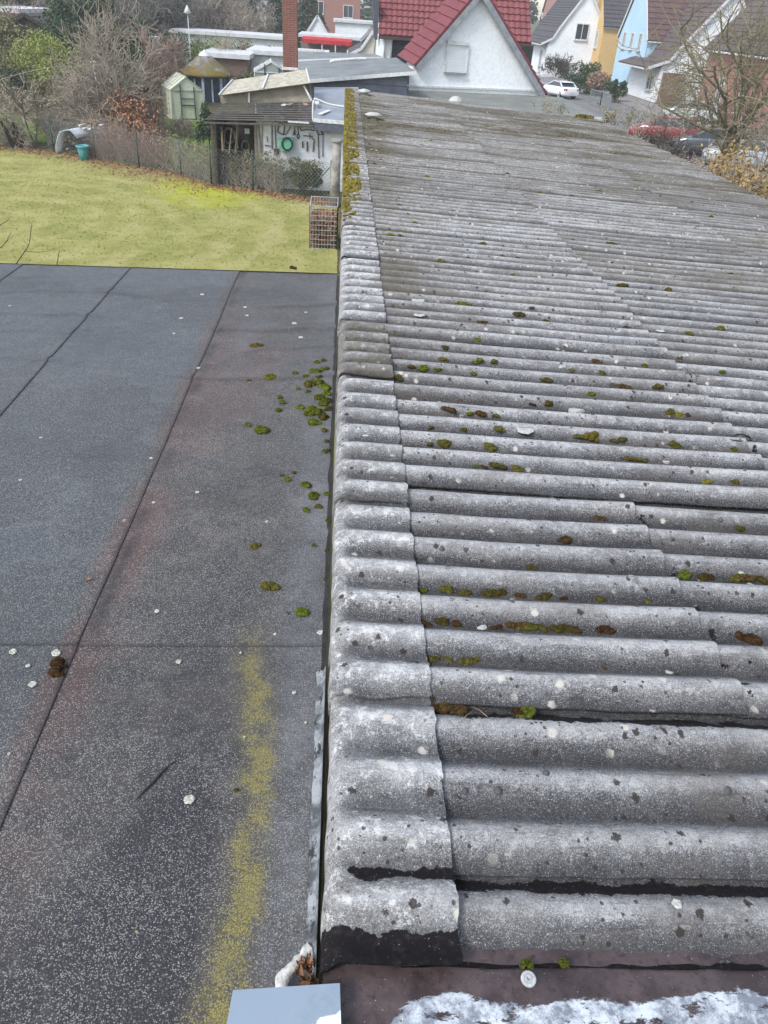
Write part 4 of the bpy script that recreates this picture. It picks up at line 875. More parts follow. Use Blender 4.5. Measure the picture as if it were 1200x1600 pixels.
# dry twigs in front of the lawn, growing behind the garage
sp_ = empty('bare_shrub', (-3.6, 7.6, GZ), 'few thin bare twigs poking up behind the far left edge of the flat roof', 'shrub'); m = MB()
for pth, r in (([(-30,420),(-5,392),(8,380),(18,362)],.006), ([(-25,380),(0,352),(10,346),(17,338)],.005), ([(20,420),(35,398),(45,382),(48,362),(50,347)],.006), ([(38,392),(60,394),(80,391)],.004), ([(88,420),(91,400),(93,391)],.005), ([(8,380),(14,374),(21,368)],.003)):
    pts = smooth_path([atY(x, y, 7.6) for x, y in pth], 4); m.tube(pts, [r*(1-.7*i/len(pts)) for i in range(len(pts))], 5)
q = atY(-20, 440, 7.6); m.tube([Vector((q.x, 7.6, GZ)), q+Vector((.02,0,-.8)), q], [.03,.02,.01], 6); m.build('twigs', BK['dark'], sp_)

# ================================================================== GARDEN BEHIND THE FENCE
def A_(px, py, Y): return atY(px, py, Y)
M_WHITEW = gen('whitewashed_wall', (.66,.68,.70), (.50,.52,.54), 2.5, .9, .3); M_DKIN = gen('dark_shed_boards', (.035,.030,.027), (.06,.05,.04), 8, .9); M_DKROOF = gen('dark_felt_roof', (.075,.066,.062), (.13,.115,.105), 6, .8, .5)
M_PLY = gen('beige_sheet_panel', (.27,.245,.19), (.19,.17,.135), 3, .8, .2); M_TRANS = gen('milky_corrugated_plastic', (.46,.43,.36), (.30,.28,.22), 5, .5, .3, spec=.5); M_WTRIM = gen('white_trim', (.68,.69,.70), (.50,.50,.50), 12, .6, .15)
M_SLATE = gen('slate_siding', (.105,.115,.15), (.07,.078,.105), 3, .6, .3); M_GREYFELT = gen('light_grey_felt', (.22,.235,.245), (.155,.165,.17), 1.2, .7, .3); M_WOODP = gen('weathered_wood', (.24,.19,.14), (.15,.12,.09), 12, .85, .3)
M_BRICK = None
def brickmat(name, a, b, mortar, bw=.25, bh=.075, sx=1.):
    n = NT(name); X = n.xyz(); cb_ = n.n('ShaderNodeCombineXYZ'); n.L(n.math('ADD', X[0], X[1]), cb_.inputs[0]); n.L(X[2], cb_.inputs[1])
    br = n.n('ShaderNodeTexBrick', inp={'Scale': 1., 'Mortar Size': bh*.14, 'Brick Width': bw, 'Row Height': bh, 'Bias': 0.}); n.L(cb_.outputs[0], br.inputs['Vector'])
    br.inputs['Color1'].default_value = (*a, 1); br.inputs['Color2'].default_value = (*b, 1); br.inputs['Mortar'].default_value = (*mortar, 1)
    c = n.mix(n.map(n.noise(2, 5, .7), .35, .75, 0, .45), br.outputs['Color'], tuple(x*.6 for x in a)); return n.out(c, .9, n.bump(br.outputs['Fac'], -.5, .01), .2)
M_CHIM = brickmat('chimney_brick', (.21,.075,.06), (.13,.05,.042), (.20,.15,.13)); M_BRK2 = brickmat('red_brick', (.34,.15,.12), (.28,.115,.09), (.30,.22,.20)); M_BRKB = brickmat('brown_brick', (.20,.12,.08), (.15,.09,.065), (.2,.17,.14))
SY = 31.6
ts = empty('tool_shed', (A_(440,190,SY).x, SY, GZ), 'low white walled tool shed with dark lean-to roof and open bay behind the fence', 'shed')
xl, xm, xr = A_(338,220,SY).x, A_(401,220,SY).x, .2; ze = A_(440,192,SY).z
m = MB(); m.box(xm, xr, SY, SY+.15, GZ, ze); m.build('front_wall', M_WHITEW, ts)
m = MB(); m.box(xl, xm-.002, SY+2.2, SY+2.3, GZ, ze); m.box(xl-.08, xl, SY+.1, SY+2.3, GZ, ze); m.box(xm, xm+.1, SY+.152, SY+2.2, GZ, ze-.01); m.build('bay_lining', M_DKIN, ts)
for px in (331, 399): q = A_(px, 200, SY-.35 if px < 350 else SY-.05); m = MB(); m.bar((q.x, q.y, GZ), (q.x, q.y, ze-.02), .10); m.build('corner_post', BK['dark'] if px < 350 else M_WOODP, ts)
# corrugated lean-to
e0, e1, r0, r1 = A_(319,188,SY-.5), A_(489,192,SY-.5), A_(352,161,SY+1.9), A_(490,159,SY+1.9)
m = MB(); nu, nv = 90, 3; vs = []
nrm_ = (e1-e0).cross(r0-e0).normalized()
for j in range(nv+1):
    for i in range(nu+1):
        u, v = i/nu, j/nv; p = e0.lerp(e1, u).lerp(r0.lerp(r1, u), v); vs.append(p)
# corrugations run along the eave direction in this roof, as in the photograph
rows = 9
m = MB()
for i in range(rows):
    a, b = i/rows, (i+1)/rows; q = [e0.lerp(r0, a)+nrm_*.045, e1.lerp(r1, a)+nrm_*.045, e1.lerp(r1, b)+nrm_*.0, e0.lerp(r0, b)+nrm_*.0]; m.slab(q, .02)
m.build('corrugated_lean_to', M_DKROOF, ts)
m = MB(); m.bar(e0+Vector((0,-.02,-.07)), e1+Vector((0,-.02,-.09)), .03, .06); m.build('eave_board', M_DKROOF, ts)
m = MB(); m.bar(A_(450,190,SY-.53), A_(483,192,SY-.53), .05, .05); m.build('eave_batten', M_WTRIM, ts)
# beige clerestory + milky plastic roof
c0, c1, c2, c3 = A_(347,163,SY+1.9), A_(489,160,SY+1.9), A_(482,131,SY+2.2), A_(343,151,SY+1.9)
m = MB(); m.poly([c0, c1, c2, c3], (0,.06,0)); m.build('clerestory_panel', M_PLY, ts)
m = MB(); m.bar(A_(389,160,SY+1.85), A_(389,145,SY+1.85), .07, .04); m.bar(A_(487,157,SY+1.82), A_(475,134,SY+1.95), .07, .05); m.build('clerestory_batten', M_WTRIM, ts)
p0, p1, p2, p3 = A_(343,151,SY+1.6), A_(484,132,SY+1.8), A_(479,111,SY+4.0), A_(364,128,SY+3.8); nn2 = (p1-p0).cross(p3-p0).normalized()
if nn2.z < 0: nn2 = -nn2
m = MB(); rws = 8
for i in range(rws):
    a, b = i/rws, (i+1)/rws
    m.slab([p0.lerp(p3,a)+nn2*.06, p1.lerp(p2,a)+nn2*.06, p1.lerp(p2,(a+b)/2), p0.lerp(p3,(a+b)/2)], .012); m.slab([p0.lerp(p3,(a+b)/2), p1.lerp(p2,(a+b)/2), p1.lerp(p2,b)+nn2*.06, p0.lerp(p3,b)+nn2*.06], .012)
m.build('plastic_roof', M_TRANS, ts)
m = MB(); m.bar(p0.lerp(p1,.48)+nn2*.09, p3.lerp(p2,.48)+nn2*.09, .06, .03); m.bar(p1+nn2*.08, p2+nn2*.08, .05, .05); m.bar(p0+nn2*.08, p3+nn2*.08, .04, .04); m.build('roof_batten', M_WTRIM, ts)
m = MB(); m.poly([p1, p2, A_(487,158,SY+2.2)], (.03,0,0)); m.build('side_panel', M_PLY, ts)
# downpipe
m = MB(); m.tube(smooth_path([A_(546,168,SY-.4), A_(515,163,SY-.4), A_(497,156,SY-.4), A_(490,157,SY-.4), A_(489,186,SY-.4), A_(492,192,SY-.35)], 4), .035, 8); m.build('downpipe', M_WTRIM, ts)
# low flat roof on the right
f0, f1, b1_, b0_ = A_(490,186,SY-.4), A_(560,192,SY-.4), A_(560,136,SY+5.6), A_(491,136,SY+5.6)
m = MB(); m.slab([f0, f1, b1_, b0_], .08); m.build('flat_roof', gen('pale_blue_felt', (.26,.29,.33), (.19,.21,.25), 1.5, .45, .3, spec=.5), ts)
m = MB(); m.bar(f0+Vector((0,-.04,-.03)), f1+Vector((0,-.04,-.03)), .04, .13); m.build('fascia', M_WTRIM, ts)
m = MB(); m.bar(f0+Vector((0,-.02,-.24)), f1+Vector((0,-.02,-.24)), .04, .26); m.build('soffit_board', M_SLATE, ts)
# loose boards on the roof
for px, py, dx, dy, mt, lb in ((445,166,5,-3,M_WTRIM,'white offcut leaning at the left of the row on the tool shed roof'),(455,165,8,-4,M_PLY,'pale board offcut, second in the row on the tool shed roof'),(477,165,-3,-5,gen('orange_brick_tile',(.42,.24,.15)),'orange brown tile scrap lying on the tool shed roof'),(495,163,0,-4,M_WTRIM,'square white offcut lying on the tool shed roof'),(507,178,8,-4,M_WTRIM,'white board lying tilted on the low flat roof beside the downpipe')):
    a = A_(px-dx*.5, py-dy*.5, SY+1.2); b = A_(px+dx*.5, py+dy*.5, SY+1.9); m = MB(); 
    if px == 507: a = A_(500,181,SY+.2); b = A_(515,175,SY+.9)
    m.bar(a+Vector((0,0,.06)), b+Vector((0,0,.06)), .16, .03); tag(m.build('board_offcut', mt), lb, 'board')
# tools hung on the white wall
WY = SY-.03; M_RUST = gen('rusty_tool', (.09,.06,.045), rough=.7); M_TEAL = gen('mint_green_plastic', (.16,.42,.30), (.11,.30,.22), 8, .45, .1)
def tool(name, label, segs, w=.03, mat=None, cat='tool', extra=None):
    m = MB()
    for s_ in segs:
        pts = [A_(x, y, WY) for x, y in s_]
        for a, b in zip(pts[:-1], pts[1:]): m.bar(a, b, w, .03)
    if extra: extra(m)
    return tag(m.build(name, mat or M_RUST), label, cat)
tool('wooden_frame', 'dark wooden frame hung tilted on the white shed wall, left one', [[(436,193),(445,194),(443,211),(434,206),(436,193)]], .04, BK['dark'], 'frame')
tool('wooden_frame', 'narrower dark frame hung on the white shed wall, right of the tilted one', [[(447,194),(454,197),(447,210),(443,209)]], .04, BK['dark'], 'frame')
tool('long_pole', 'thin dark pole hanging upright at the left of the white shed wall', [[(425,192),(425,233)]], .04, BK['dark'])
tool('wall_lath', 'pale brown lath leaning at the left end of the white shed wall', [[(404,195),(408,238)]], .05, M_WOODP)
tool('wall_lath', 'second thin lath on the white shed wall beside the dark pole', [[(410,192),(409,238)]], .03, M_WOODP)
tool('shovel', 'long handled shovel with dark blade hanging blade down on the white wall', [[(430,195),(431,231)]], .035, BK['dark'], 'shovel', lambda m: m.poly([A_(428,232,WY),(A_(436,232,WY)),A_(435.5,240,WY),A_(432,241.5,WY),A_(428.5,240,WY)], (0,-.03,0)))
tool('paint_brush', 'small fan shaped brush hanging on the white shed wall', [[(460,194),(460,204)]], .025, BK['dark'], 'brush', lambda m: m.poly([A_(459,203,WY),A_(461,203,WY),A_(462.5,211,WY),A_(457.5,211,WY)], (0,-.03,0)))
tool('hanging_hook', 'hook with a dark round loop hanging right of the small brush', [[(465,194),(466,208),(464,213),(466,217),(468,213),(466,208)]], .03, M_RUST, 'hook')
tool('bow_saw', 'large brown bow saw hung flat under the eave of the white wall', [[(468,195),(470,204),(480,202),(491,204),(490,196)]], .045, BK['dark'], 'saw', lambda m: m.bar(A_(469,197,WY), A_(490,198,WY), .03))
tool('cross_rod', 'small cross shaped rod hanging mid height on the white wall', [[(474,212),(489,213)],[(484,208),(484,217)]], .022)
tool('chisel', 'short dark chisel, left of the pair on the white wall', [[(473,221),(473,231)]], .05)
tool('chisel', 'short dark chisel, right of the pair on the white wall', [[(480,222),(480,236)]], .055)
tool('sickle', 'curved dark sickle hanging upright near the right of the white wall', [[(487,215),(491,219),(490,228),(489,237)]], .04)
tool('scythe', 'long scythe with angled blade hanging from the top right of the white wall', [[(497,209),(498,247)],[(492,197),(497,210),(504,210),(497,196)]], .03)
tool('garden_rake', 'thin long garden rake hanging at the right end of the white wall', [[(497,195),(505,208),(504,245)]], .025)
tool('spirit_level', 'small thin tool hanging left of the shovel', [[(417,213),(418,222)],[(414,227),(422,228)]], .022)
hr = empty('hose_reel', A_(447,225,WY), 'mint green hose reel cabinet with a dark coiled hose on the white shed wall', 'hose reel')
m = MB(); m.poly([A_(435,216,WY),A_(458,214,WY),A_(458,229,WY),A_(452,235,WY),A_(440,235,WY),A_(436,230,WY)], (0,-.22,0)); m.build('housing', M_TEAL, hr)
c_h = A_(448.5,225,WY-.25); m = MB(); m.tube([c_h+Vector((cos(t)*.19, 0, sin(t)*.21)) for t in np.linspace(0, 2*pi, 25)], .035, 6); m.build('coiled_hose', gen('dark_green_hose', (.02,.05,.035)), hr)
q = A_(509,203,WY); m = MB(); m.lathe(q+Vector((0,-.1,-.06)), [(.001,.08),(.06,.08),(.10,.03),(.11,-.02),(.07,-.05),(.001,-.05)], 12); tag(m.build('wall_lamp', M_WASH), 'small grey bulkhead lamp on the right of the white shed wall', 'lamp')
for px, py, r, lb in ((425,247,.20,'left one of two thin hoops leaning behind the hedge at the white wall'),(443,244,.16,'right one of two thin hoops leaning behind the hedge at the white wall')):
    q = A_(px, py, WY-.15); m = MB(); m.tube([q+Vector((cos(t)*r, 0, sin(t)*r)) for t in np.linspace(0, 2*pi, 25)], .012, 5); tag(m.build('hoop', BK['tan']), lb, 'hoop')
# clutter in the dark bay
m = MB(); q = A_(386,205,SY+.6); m.box(q.x-.09, q.x+.09, q.y, q.y+.02, q.z-.09, q.z+.09); tag(m.build('paper_sheet', M_WTRIM), 'white square sheet pinned in the dark open bay of the tool shed', 'paper')
for i, (pts, lb, mt) in enumerate(((((346,198),(348,236)), 'grey board leaning furthest left in the open bay', M_WOODP), (((352,200),(350,232)), 'rusty rod second from the left in the open bay', M_RUST), (((362,200),(358,240)), 'pale stake leaning in the middle of the open bay', BK['tan']), (((372,196),(368,240)), 'wooden post leaning right of the middle of the open bay', M_WOODP), (((366,205),(372,232)), 'thin grey rod crossing the middle of the open bay', M_GALV))):
    m = MB(); m.bar(A_(*pts[0], SY+.3), A_(*pts[1], SY+.15), .07 if i in (0,3) else .035); tag(m.build('leaning_board', mt), lb, 'board')
for k_, (px, py, r) in enumerate(((345,210,.15),(358,212,.22),(384,228,.16))):
    q = A_(px, py, SY+.5); m = MB(); 
    for t_ in range(3): m.tube([q+Vector((cos(t)*r*(1-.1*t_), -.04*t_, sin(t)*r*1.3*(1-.08*t_))) for t in np.linspace(0, 2*pi, 17)], .012, 4)
    tag(m.build('wire_coil', M_GALV), ('left wire coil hanging in the dark open bay', 'largest wire coil hanging in the middle of the open bay', 'low wire coil under the white paper in the open bay')[k_], 'coil')

# brick chimney
CY = SY+4.2; q = A_(453.5,107,CY); m = MB(); hw_ = .29; ch_ = empty('brick_chimney', (q.x, CY, q.z), 'tall square red brick chimney rising out of the picture behind the tool shed', 'chimney')
m.box(q.x-hw_, q.x+hw_, CY, CY+.55, GZ, 7.5); m.build('stack', M_CHIM, ch_); m = MB(); m.box(q.x-hw_-.04, q.x+hw_+.04, CY-.04, CY+.6, q.z-.06, q.z+.04); m.build('flashing', M_WTRIM, ch_)

# grey felt roofed workshop between tool shed and red house
WKY = 38.
wk = empty('grey_workshop', (2.2, WKY, GZ), 'grey felt roofed workshop with dark slate siding left of the red roofed house', 'building')
a0, a1 = A_(470,127,WKY), A_(651,113,WKY); a2, a3 = A_(610,93,WKY+9), A_(466,95,WKY+9)
a2 = A_(620,90,WKY+8); 
m = MB(); m.slab([a0, a1, a2, a3], .06); m.build('felt_roof', M_GREYFELT, wk)
bb0, bb1 = Vector((a0.x, WKY+.15, GZ)), Vector((A_(636,141,WKY).x, WKY+.15, GZ)); m = MB(); m.poly([bb0, bb1, Vector((bb1.x, WKY+.15, a1.z-.05)), Vector((a0.x, WKY+.15, a0.z-.03))], (0,.1,0)); 
m.build('backing_wall', M_SLATE, wk)
nr_ = 5
for i in range(nr_):
    z0_ = a0.z-.9+.24*i; m = MB(); 
    m.poly([(a0.x, WKY+.14, z0_), (bb1.x, WKY+.14, z0_), (bb1.x, WKY+.11, min(z0_+.23, a1.z-.06)), (a0.x, WKY+.11, min(z0_+.23, a0.z-.03))] if z0_+.23 < a0.z else [(a0.x+(bb1.x-a0.x)*.35*(i-3), WKY+.14, z0_), (bb1.x, WKY+.14, z0_), (bb1.x, WKY+.11, z0_+.2), (a0.x+(bb1.x-a0.x)*.5, WKY+.11, z0_+.2)], (0,-.02,0)); m.build('siding_course', M_SLATE, wk)
m = MB(); m.bar(a0+Vector((0,-.03,-.02)), a1+Vector((0,-.03,-.02)), .05, .14); m.build('fascia', M_WTRIM, wk)
m = MB(); m.tube(smooth_path([A_(517,97,WKY+5), A_(522,95,WKY+5), A_(560,92,WKY+5.5), A_(573,92,WKY+5.6)], 4), .07, 8); m.build('roof_pipe', M_WTRIM, wk)
m = MB(); m.slab([A_(464,95,WKY+8.8), A_(600,90,WKY+8.8), A_(585,84,WKY+14), A_(464,80,WKY+14)], .06); m.build('rear_roof', M_GREYFELT, wk)
m = MB(); m.bar(A_(464,95,WKY+8.78), A_(600,90,WKY+8.78), .05, .10); m.bar(A_(464,79,WKY+14.05), A_(508,80,WKY+14.05), .05, .12); m.build('roof_edge', M_WTRIM, wk)
# slate cheek + white post right of the roof
M_GARD = gen('dark_cladding', (.085,.09,.11), (.06,.065,.08), 5, .6, .3)

# grey flat roof in front of the red house
FRZ = 1.50; fr = empty('flat_roof_annex', (6, 36, GZ), 'low annex with wide pale green grey flat roof at the foot of the white gable', 'building')
c1_ = atZ(940,184,FRZ); c2_ = atZ(862,146,FRZ)
m = MB(); m.poly([(.3, c1_.y-2.6, FRZ+.02), (c1_.x, c1_.y, FRZ+.0), (c2_.x+.1, 43.5, FRZ), (.3, 42.2, FRZ)], (0,0,-.10)); m.build('felt_roof', gen('green_grey_felt', (.205,.215,.195), (.145,.15,.135), 1.1, .65, .3), fr)
d_ = Vector((c1_.x-.3, 2.6, 0)).normalized(); nd = Vector((d_.y, -d_.x, 0))
m = MB(); m.bar(Vector((.3, c1_.y-2.6, FRZ-.04))+nd*.03, c1_+nd*.03+Vector((0,0,-.04)), .05, .13); m.build('fascia', M_WTRIM, fr)
m = MB(); m.bar(Vector((.3, c1_.y-2.6, FRZ-.23))-nd*.03, c1_-nd*.03+Vector((0,0,-.23)), .05, .24); m.build('soffit_board', M_GARD, fr)
m = MB(); m.poly([(.5, c1_.y-2.3, GZ), (c1_.x-.2, c1_.y+.25, GZ), (c2_.x-.1, 43.3, GZ), (.5, 42.0, GZ)], (0,0,FRZ-GZ-.35)); m.build('wall', gen('tan_render', (.36,.33,.29), (.26,.235,.20)), fr)
q = atZ(692,137,FRZ+.1); m = MB(); m.box(q.x-.5,q.x+.5,q.y-.3,q.y+.3,FRZ,FRZ+.12); m.build('skylight', M_WHITEPL, fr)

# ================================================================== HOUSES
def tile_surface(m, e0, e1, r0, r1, rows, step, cols=0, wave=.0, sub=6):
    e0, e1, r0, r1 = map(Vector, (e0, e1, r0, r1)); nn = (e1-e0).cross(r0-e0).normalized()
    if nn.z < 0: nn = -nn
    nu = max(1, cols*sub)
    for i in range(rows):
        a, b = i/rows, (i+1)/rows; vs = []
        for (t, h) in ((a, step), (b, 0.)):
            for k_ in range(nu+1):
                u = k_/nu; p = e0.lerp(e1, u).lerp(r0.lerp(r1, u), t); hh = h+(wave*(abs(cos(pi*u*cols))-.3) if wave else 0); vs.append(p+nn*hh)
        for k_ in range(nu+1):
            u = k_/nu; p = e0.lerp(e1, u).lerp(r0.lerp(r1, u), a); vs.append(p+nn*(-.02+(wave*(abs(cos(pi*u*cols))-.3) if wave else 0)))
        N_ = nu+1; m.add(vs, [(k_, k_+1, N_+k_+1, N_+k_) for k_ in range(nu)]+[(2*N_+k_, 2*N_+k_+1, k_+1, k_) for k_ in range(nu)])
    m.add([e0-nn*.1, e1-nn*.1, r1-nn*.1, r0-nn*.1], [(3,2,1,0)])
    m.add([e0, e0-nn*.1, r0-nn*.1, r0], [(0,1,2,3)]); m.add([e1, e1-nn*.1, r1-nn*.1, r1], [(3,2,1,0)]); m.add([e0, e1, e1-nn*.1, e0-nn*.1], [(0,1,2,3)])
M_GLASS = gen('window_glass', (.045,.055,.065), rough=.12, spec=.8, bump=0)
def roofmat(name, a, b): return gen(name, a, b, 2.2, .7, .3, spec=.35)
M_RED = roofmat('red_glazed_tile', (.20,.05,.06), (.15,.038,.045)); M_DKT = roofmat('dark_tile', (.055,.052,.058), (.085,.078,.082)); M_BRT = roofmat('brown_tile', (.13,.075,.07), (.085,.05,.05)); M_DBT = roofmat('dark_brown_tile', (.075,.06,.06), (.12,.09,.085))
def house(name, label, org, face, W, D, eave, ridge, wall, roof, wins=(), swins=(), over=.35, rows=14, flare=0., apex=.5, trim=None, cat='house', eave2=None, flare2=True):
    """org: ground corner at the left end of the gable; face '-Y' or '-X'"""
    x0, y0 = org
    P = (lambda u, v, z: Vector((x0+u, y0+v, GZ+z))) if face == '-Y' else (lambda u, v, z: Vector((x0+v, y0-u, GZ+z)))
    e = empty(name, P(W/2, 0, 0), label, cat); trim = trim or M_WTRIM; eave2 = eave2 or eave
    ur = W*apex
    g0 = [P(0,0,0), P(W,0,0), P(W,0,eave2), P(ur,0,ridge), P(0,0,eave)]
    vd = P(0,1,0)-P(0,0,0)
    m = MB(); m.poly(g0, vd*D); m.build('wall', wall, e)
    th = .16
    for side in (0, 1):
        ue, ze_ = (0, eave) if side == 0 else (W, eave2); s_ = -1 if side == 0 else 1
        slope = (ridge-ze_)/(abs(ur-ue)); uo = ue+s_*over; zo = ze_-over*slope+.12
        m = MB()
        if flare and (side == 0 or flare2):
            um = ue-s_*abs(ur-ue)*.30; zm = ze_+(ridge-ze_)*.30-.02; uo = ue+s_*(over+flare); zo = ze_-.10
            segs = [(uo, zo+th, ue-s_*abs(ur-ue)*.12, ze_+(zm-ze_)*.30+th+.03, 2), (ue-s_*abs(ur-ue)*.12, ze_+(zm-ze_)*.30+th+.03, um, zm+th+.08, 2), (um, zm+th+.08, ur, ridge+th, rows-4)]
        else: segs = [(uo, zo+th, ur, ridge+th, rows)]
        for (ua, za, ub, zb, rw) in segs: tile_surface(m, P(ua, -over*.6, za), P(ua, D+over*.6, za), P(ub, -over*.6, zb), P(ub, D+over*.6, zb), rw, .05)
        m.build('roof', roof, e)
        m = MB()
        for (ua, za, ub, zb, rw) in segs: m.bar(P(ua, -over*.6-.03, za-.06), P(ub, -over*.6-.03, zb-.06), .05, .24)
        m.build('bargeboard', trim, e)
        m = MB(); ua, za = segs[0][0], segs[0][1]; m.bar(P(ua+s_*.06, -over*.5, za-.14), P(ua+s_*.06, D+over*.5, za-.14), .12, .12); m.build('gutter', M_WTRIM if trim is M_WTRIM else M_ZINC, e)
    def win(pf, w_, h_, fr_=True, tr=None):
        m = MB(); a = pf(-w_/2, -.0, -h_/2); 
        pts = [pf(-w_/2,-.05,-h_/2), pf(w_/2,-.05,-h_/2), pf(w_/2,-.05,h_/2), pf(-w_/2,-.05,h_/2)]
        for a, b in zip(pts, pts[1:]+pts[:1]): m.bar(a, b, .10, .10)
        m.bar(pf(0,-.05,-h_/2), pf(0,-.05,h_/2), .06, .07)
        wf_ = m.build('window', tr or M_WTRIM, e)
        m = MB(); m.poly([pf(-w_/2,-.02,-h_/2), pf(w_/2,-.02,-h_/2), pf(w_/2,-.02,h_/2), pf(-w_/2,-.02,h_/2)], pf(0,.03,0)-pf(0,0,0)); m.build('pane', M_GLASS, wf_)
        m = MB(); m.bar(pf(-w_/2-.1,-.10,-h_/2-.08), pf(w_/2+.1,-.10,-h_/2-.08), .20, .06); m.build('sill', M_WTRIM, wf_)
    for (u, z, w_, h_) in wins: win(lambda a, d, b, u=u, z=z: P(u+a, d, z+b), w_, h_)
    for (v, z, w_, h_) in swins:   # on the wall at u = 0 (faces the camera's left) or the near wall for '-X'
        if face == '-Y': win(lambda a, d, b, v=v, z=z: P(d, v-a, z+b), w_, h_)
        else: win(lambda a, d, b, v=v, z=z: P(W-d, v+a, z+b), w_, h_)
    return e, P
def stucco(name, c): return gen(name, c, tuple(x*.90 for x in c), .8, .9, .15, contrast=(.3,.75))
W_WHITE = stucco('white_stucco', (.80,.83,.86)); W_YEL = stucco('yellow_stucco', (.62,.42,.19)); W_BLUE = stucco('pale_blue_stucco', (.42,.60,.74)); W_PINK = stucco('dusky_pink_stucco', (.36,.20,.18)); W_LIL = stucco('pale_lilac_stucco', (.56,.60,.68))
# red roofed house with the white gable
RH = empty('red_roofed_house', (5.5, 43, GZ), 'white gabled house with shiny red tiled roof and a closed roller shutter', 'house')
Yg = 42.; L0, L1 = A_(635,134,Yg), A_(846,146,Yg+1.5); ap = A_(754,-14,Yg+.7); kl = A_(644,104,Yg)
dg = (L1-L0); dg.z = 0; dgn = dg.normalized(); nb_ = Vector((-dgn.y, dgn.x, 0))
def onw(px, py, off=0.):
    d = ray(px, py); o_ = Vector((0,0,CAMH)); t = (L0-nb_*off-o_).dot(nb_)/d.dot(nb_); return o_+d*t
gp = [onw(635,205), onw(852,215), onw(851,143), onw(754,-16), onw(640,112)]
m = MB(); m.poly([Vector((gp[0].x,gp[0].y,GZ)), Vector((gp[1].x,gp[1].y,GZ)), gp[2], gp[3], gp[4]], nb_*1.6); m.build('gable_wall', W_WHITE, RH)
# right rake: narrow edge of the far slope
rp0, rp1 = onw(852,147,.35), onw(755,-18,.35)
m = MB(); nt = 16
for i in range(nt):
    a = rp0.lerp(rp1, i/nt); b = rp0.lerp(rp1, (i+1)/nt); up_ = (b-a).normalized().cross(nb_).normalized(); 
    if up_.z < 0: up_ = -up_
    m.poly([a+up_*.02, b+up_*.02, b+up_*.09, a+up_*.16], nb_*3.5)
m.build('right_roof_slope', M_RED, RH)
m = MB(); sg_ = (rp1-rp0).normalized().cross(nb_).normalized(); sg_ = sg_ if sg_.z > 0 else -sg_; m.poly([rp0-sg_*.26, rp1-sg_*.26, rp1+sg_*.0, rp0+sg_*.0], nb_*.06); m.build('right_bargeboard', gen('grey_soffit', (.30,.32,.35)), RH)
# left slope: wide smooth verge tiles seen from above
lp0, lp1 = onw(648,103,.35), onw(752,-18,.35); q0, q1 = A_(622,88,Yg+1.9), A_(722,-28,Yg+4.2)
m = MB(); nt = 10; nn_ = (lp1-lp0).cross(q0-lp0).normalized(); nn_ = nn_ if nn_.z > 0 else -nn_
for i in range(nt):
    a, b = i/nt, (i+1)/nt; a0_, a1_ = lp0.lerp(lp1,a), q0.lerp(q1,a); b0_, b1_ = lp0.lerp(lp1,b), q0.lerp(q1,b); am, bm_ = a0_.lerp(a1_,.5), b0_.lerp(b1_,.5)
    for (s0, s1, t0, t1) in ((a0_, am, b0_, bm_), (am, a1_, bm_, b1_)):
        m.poly([s0+nn_*.07, s1+nn_*.07, t1+nn_*.012, t0+nn_*.012], nn_*-.06)
m.build('left_roof_slope', M_RED, RH)
sl2 = (lp1-lp0).normalized().cross(nb_).normalized(); sl2 = sl2 if sl2.z > 0 else -sl2
m = MB(); m.poly([lp0-sl2*.05, lp1-sl2*.05, lp1+sl2*.06, lp0+sl2*.06], nb_*.05); m.build('verge_strip', gen('dark_red_verge', (.12,.03,.03)), RH)
m = MB(); m.poly([lp0-sl2*.30, lp1-sl2*.30, lp1-sl2*.055, lp0-sl2*.055], nb_*.05); m.build('left_bargeboard', gen('grey_soffit'), RH)
# main roof behind, left and right of the gable
M_RED2 = roofmat('red_pantile', (.22,.07,.072), (.165,.05,.055))
ME0, ME1 = A_(592,55,48.5), A_(664,57,48.5); MR0, MR1 = A_(593,-62,53.5), A_(700,-60,53.5)
m = MB(); tile_surface(m, ME0, Vector((ME1.x+1.6, ME0.y, ME0.z)), MR0, Vector((MR0.x+4.5, MR0.y, MR0.z)), 12, .07, 14, .05); m.build('main_roof_left', M_RED2, RH)
MF0, MF1 = A_(775,64,50), A_(830,68,50); MG0, MG1 = A_(772,-60,54.5), A_(833,-55,54.5)
MF1 = Vector((MF1.x, MF0.y, MF0.z)); MG0 = Vector((MF0.x-1, 54.5, MG0.z)); MG1 = Vector((MF1.x, 54.5, MG0.z))
m = MB(); tile_surface(m, MF0+Vector((-1,0,0)), MF1, MG0, MG1, 12, .07, 9, .05); m.build('main_roof_right', M_RED2, RH)
m = MB(); xr_ = MF1.x-.25; m.box(MF0.x-2.0, xr_, 50.4, 57, GZ, MF0.z-.1); m.build('right_wall', W_PINK, RH)
m = MB(); m.bar(MF0+Vector((-1,-.08,-.09)), MF1+Vector((0,-.08,-.09)), .14, .14); m.bar(ME0+Vector((0,-.08,-.09)), Vector((ME1.x+1, ME0.y-.08, ME0.z-.09)), .14, .14); m.build('gutter', gen('dark_gutter', (.08,.06,.06)), RH)
q = A_(822,75,50.2); m = MB(); m.box(q.x-.5,q.x+.45,50.3,50.38,q.z-.9,q.z+.15); m.build('window', M_GLASS, RH)
wl_, wr_ = A_(594,70,48.9), A_(651,70,48.9); m = MB(); m.box(wl_.x, A_(610,80,48.9).x, 48.9, 55, GZ, ME0.z-.12); m.build('left_wall', W_WHITE, RH)
m = MB(); m.box(A_(610,80,48.9).x+.002, wr_.x+1.2, 49.15, 55, GZ, ME0.z-.12); m.build('clad_wall', M_GARD, RH)
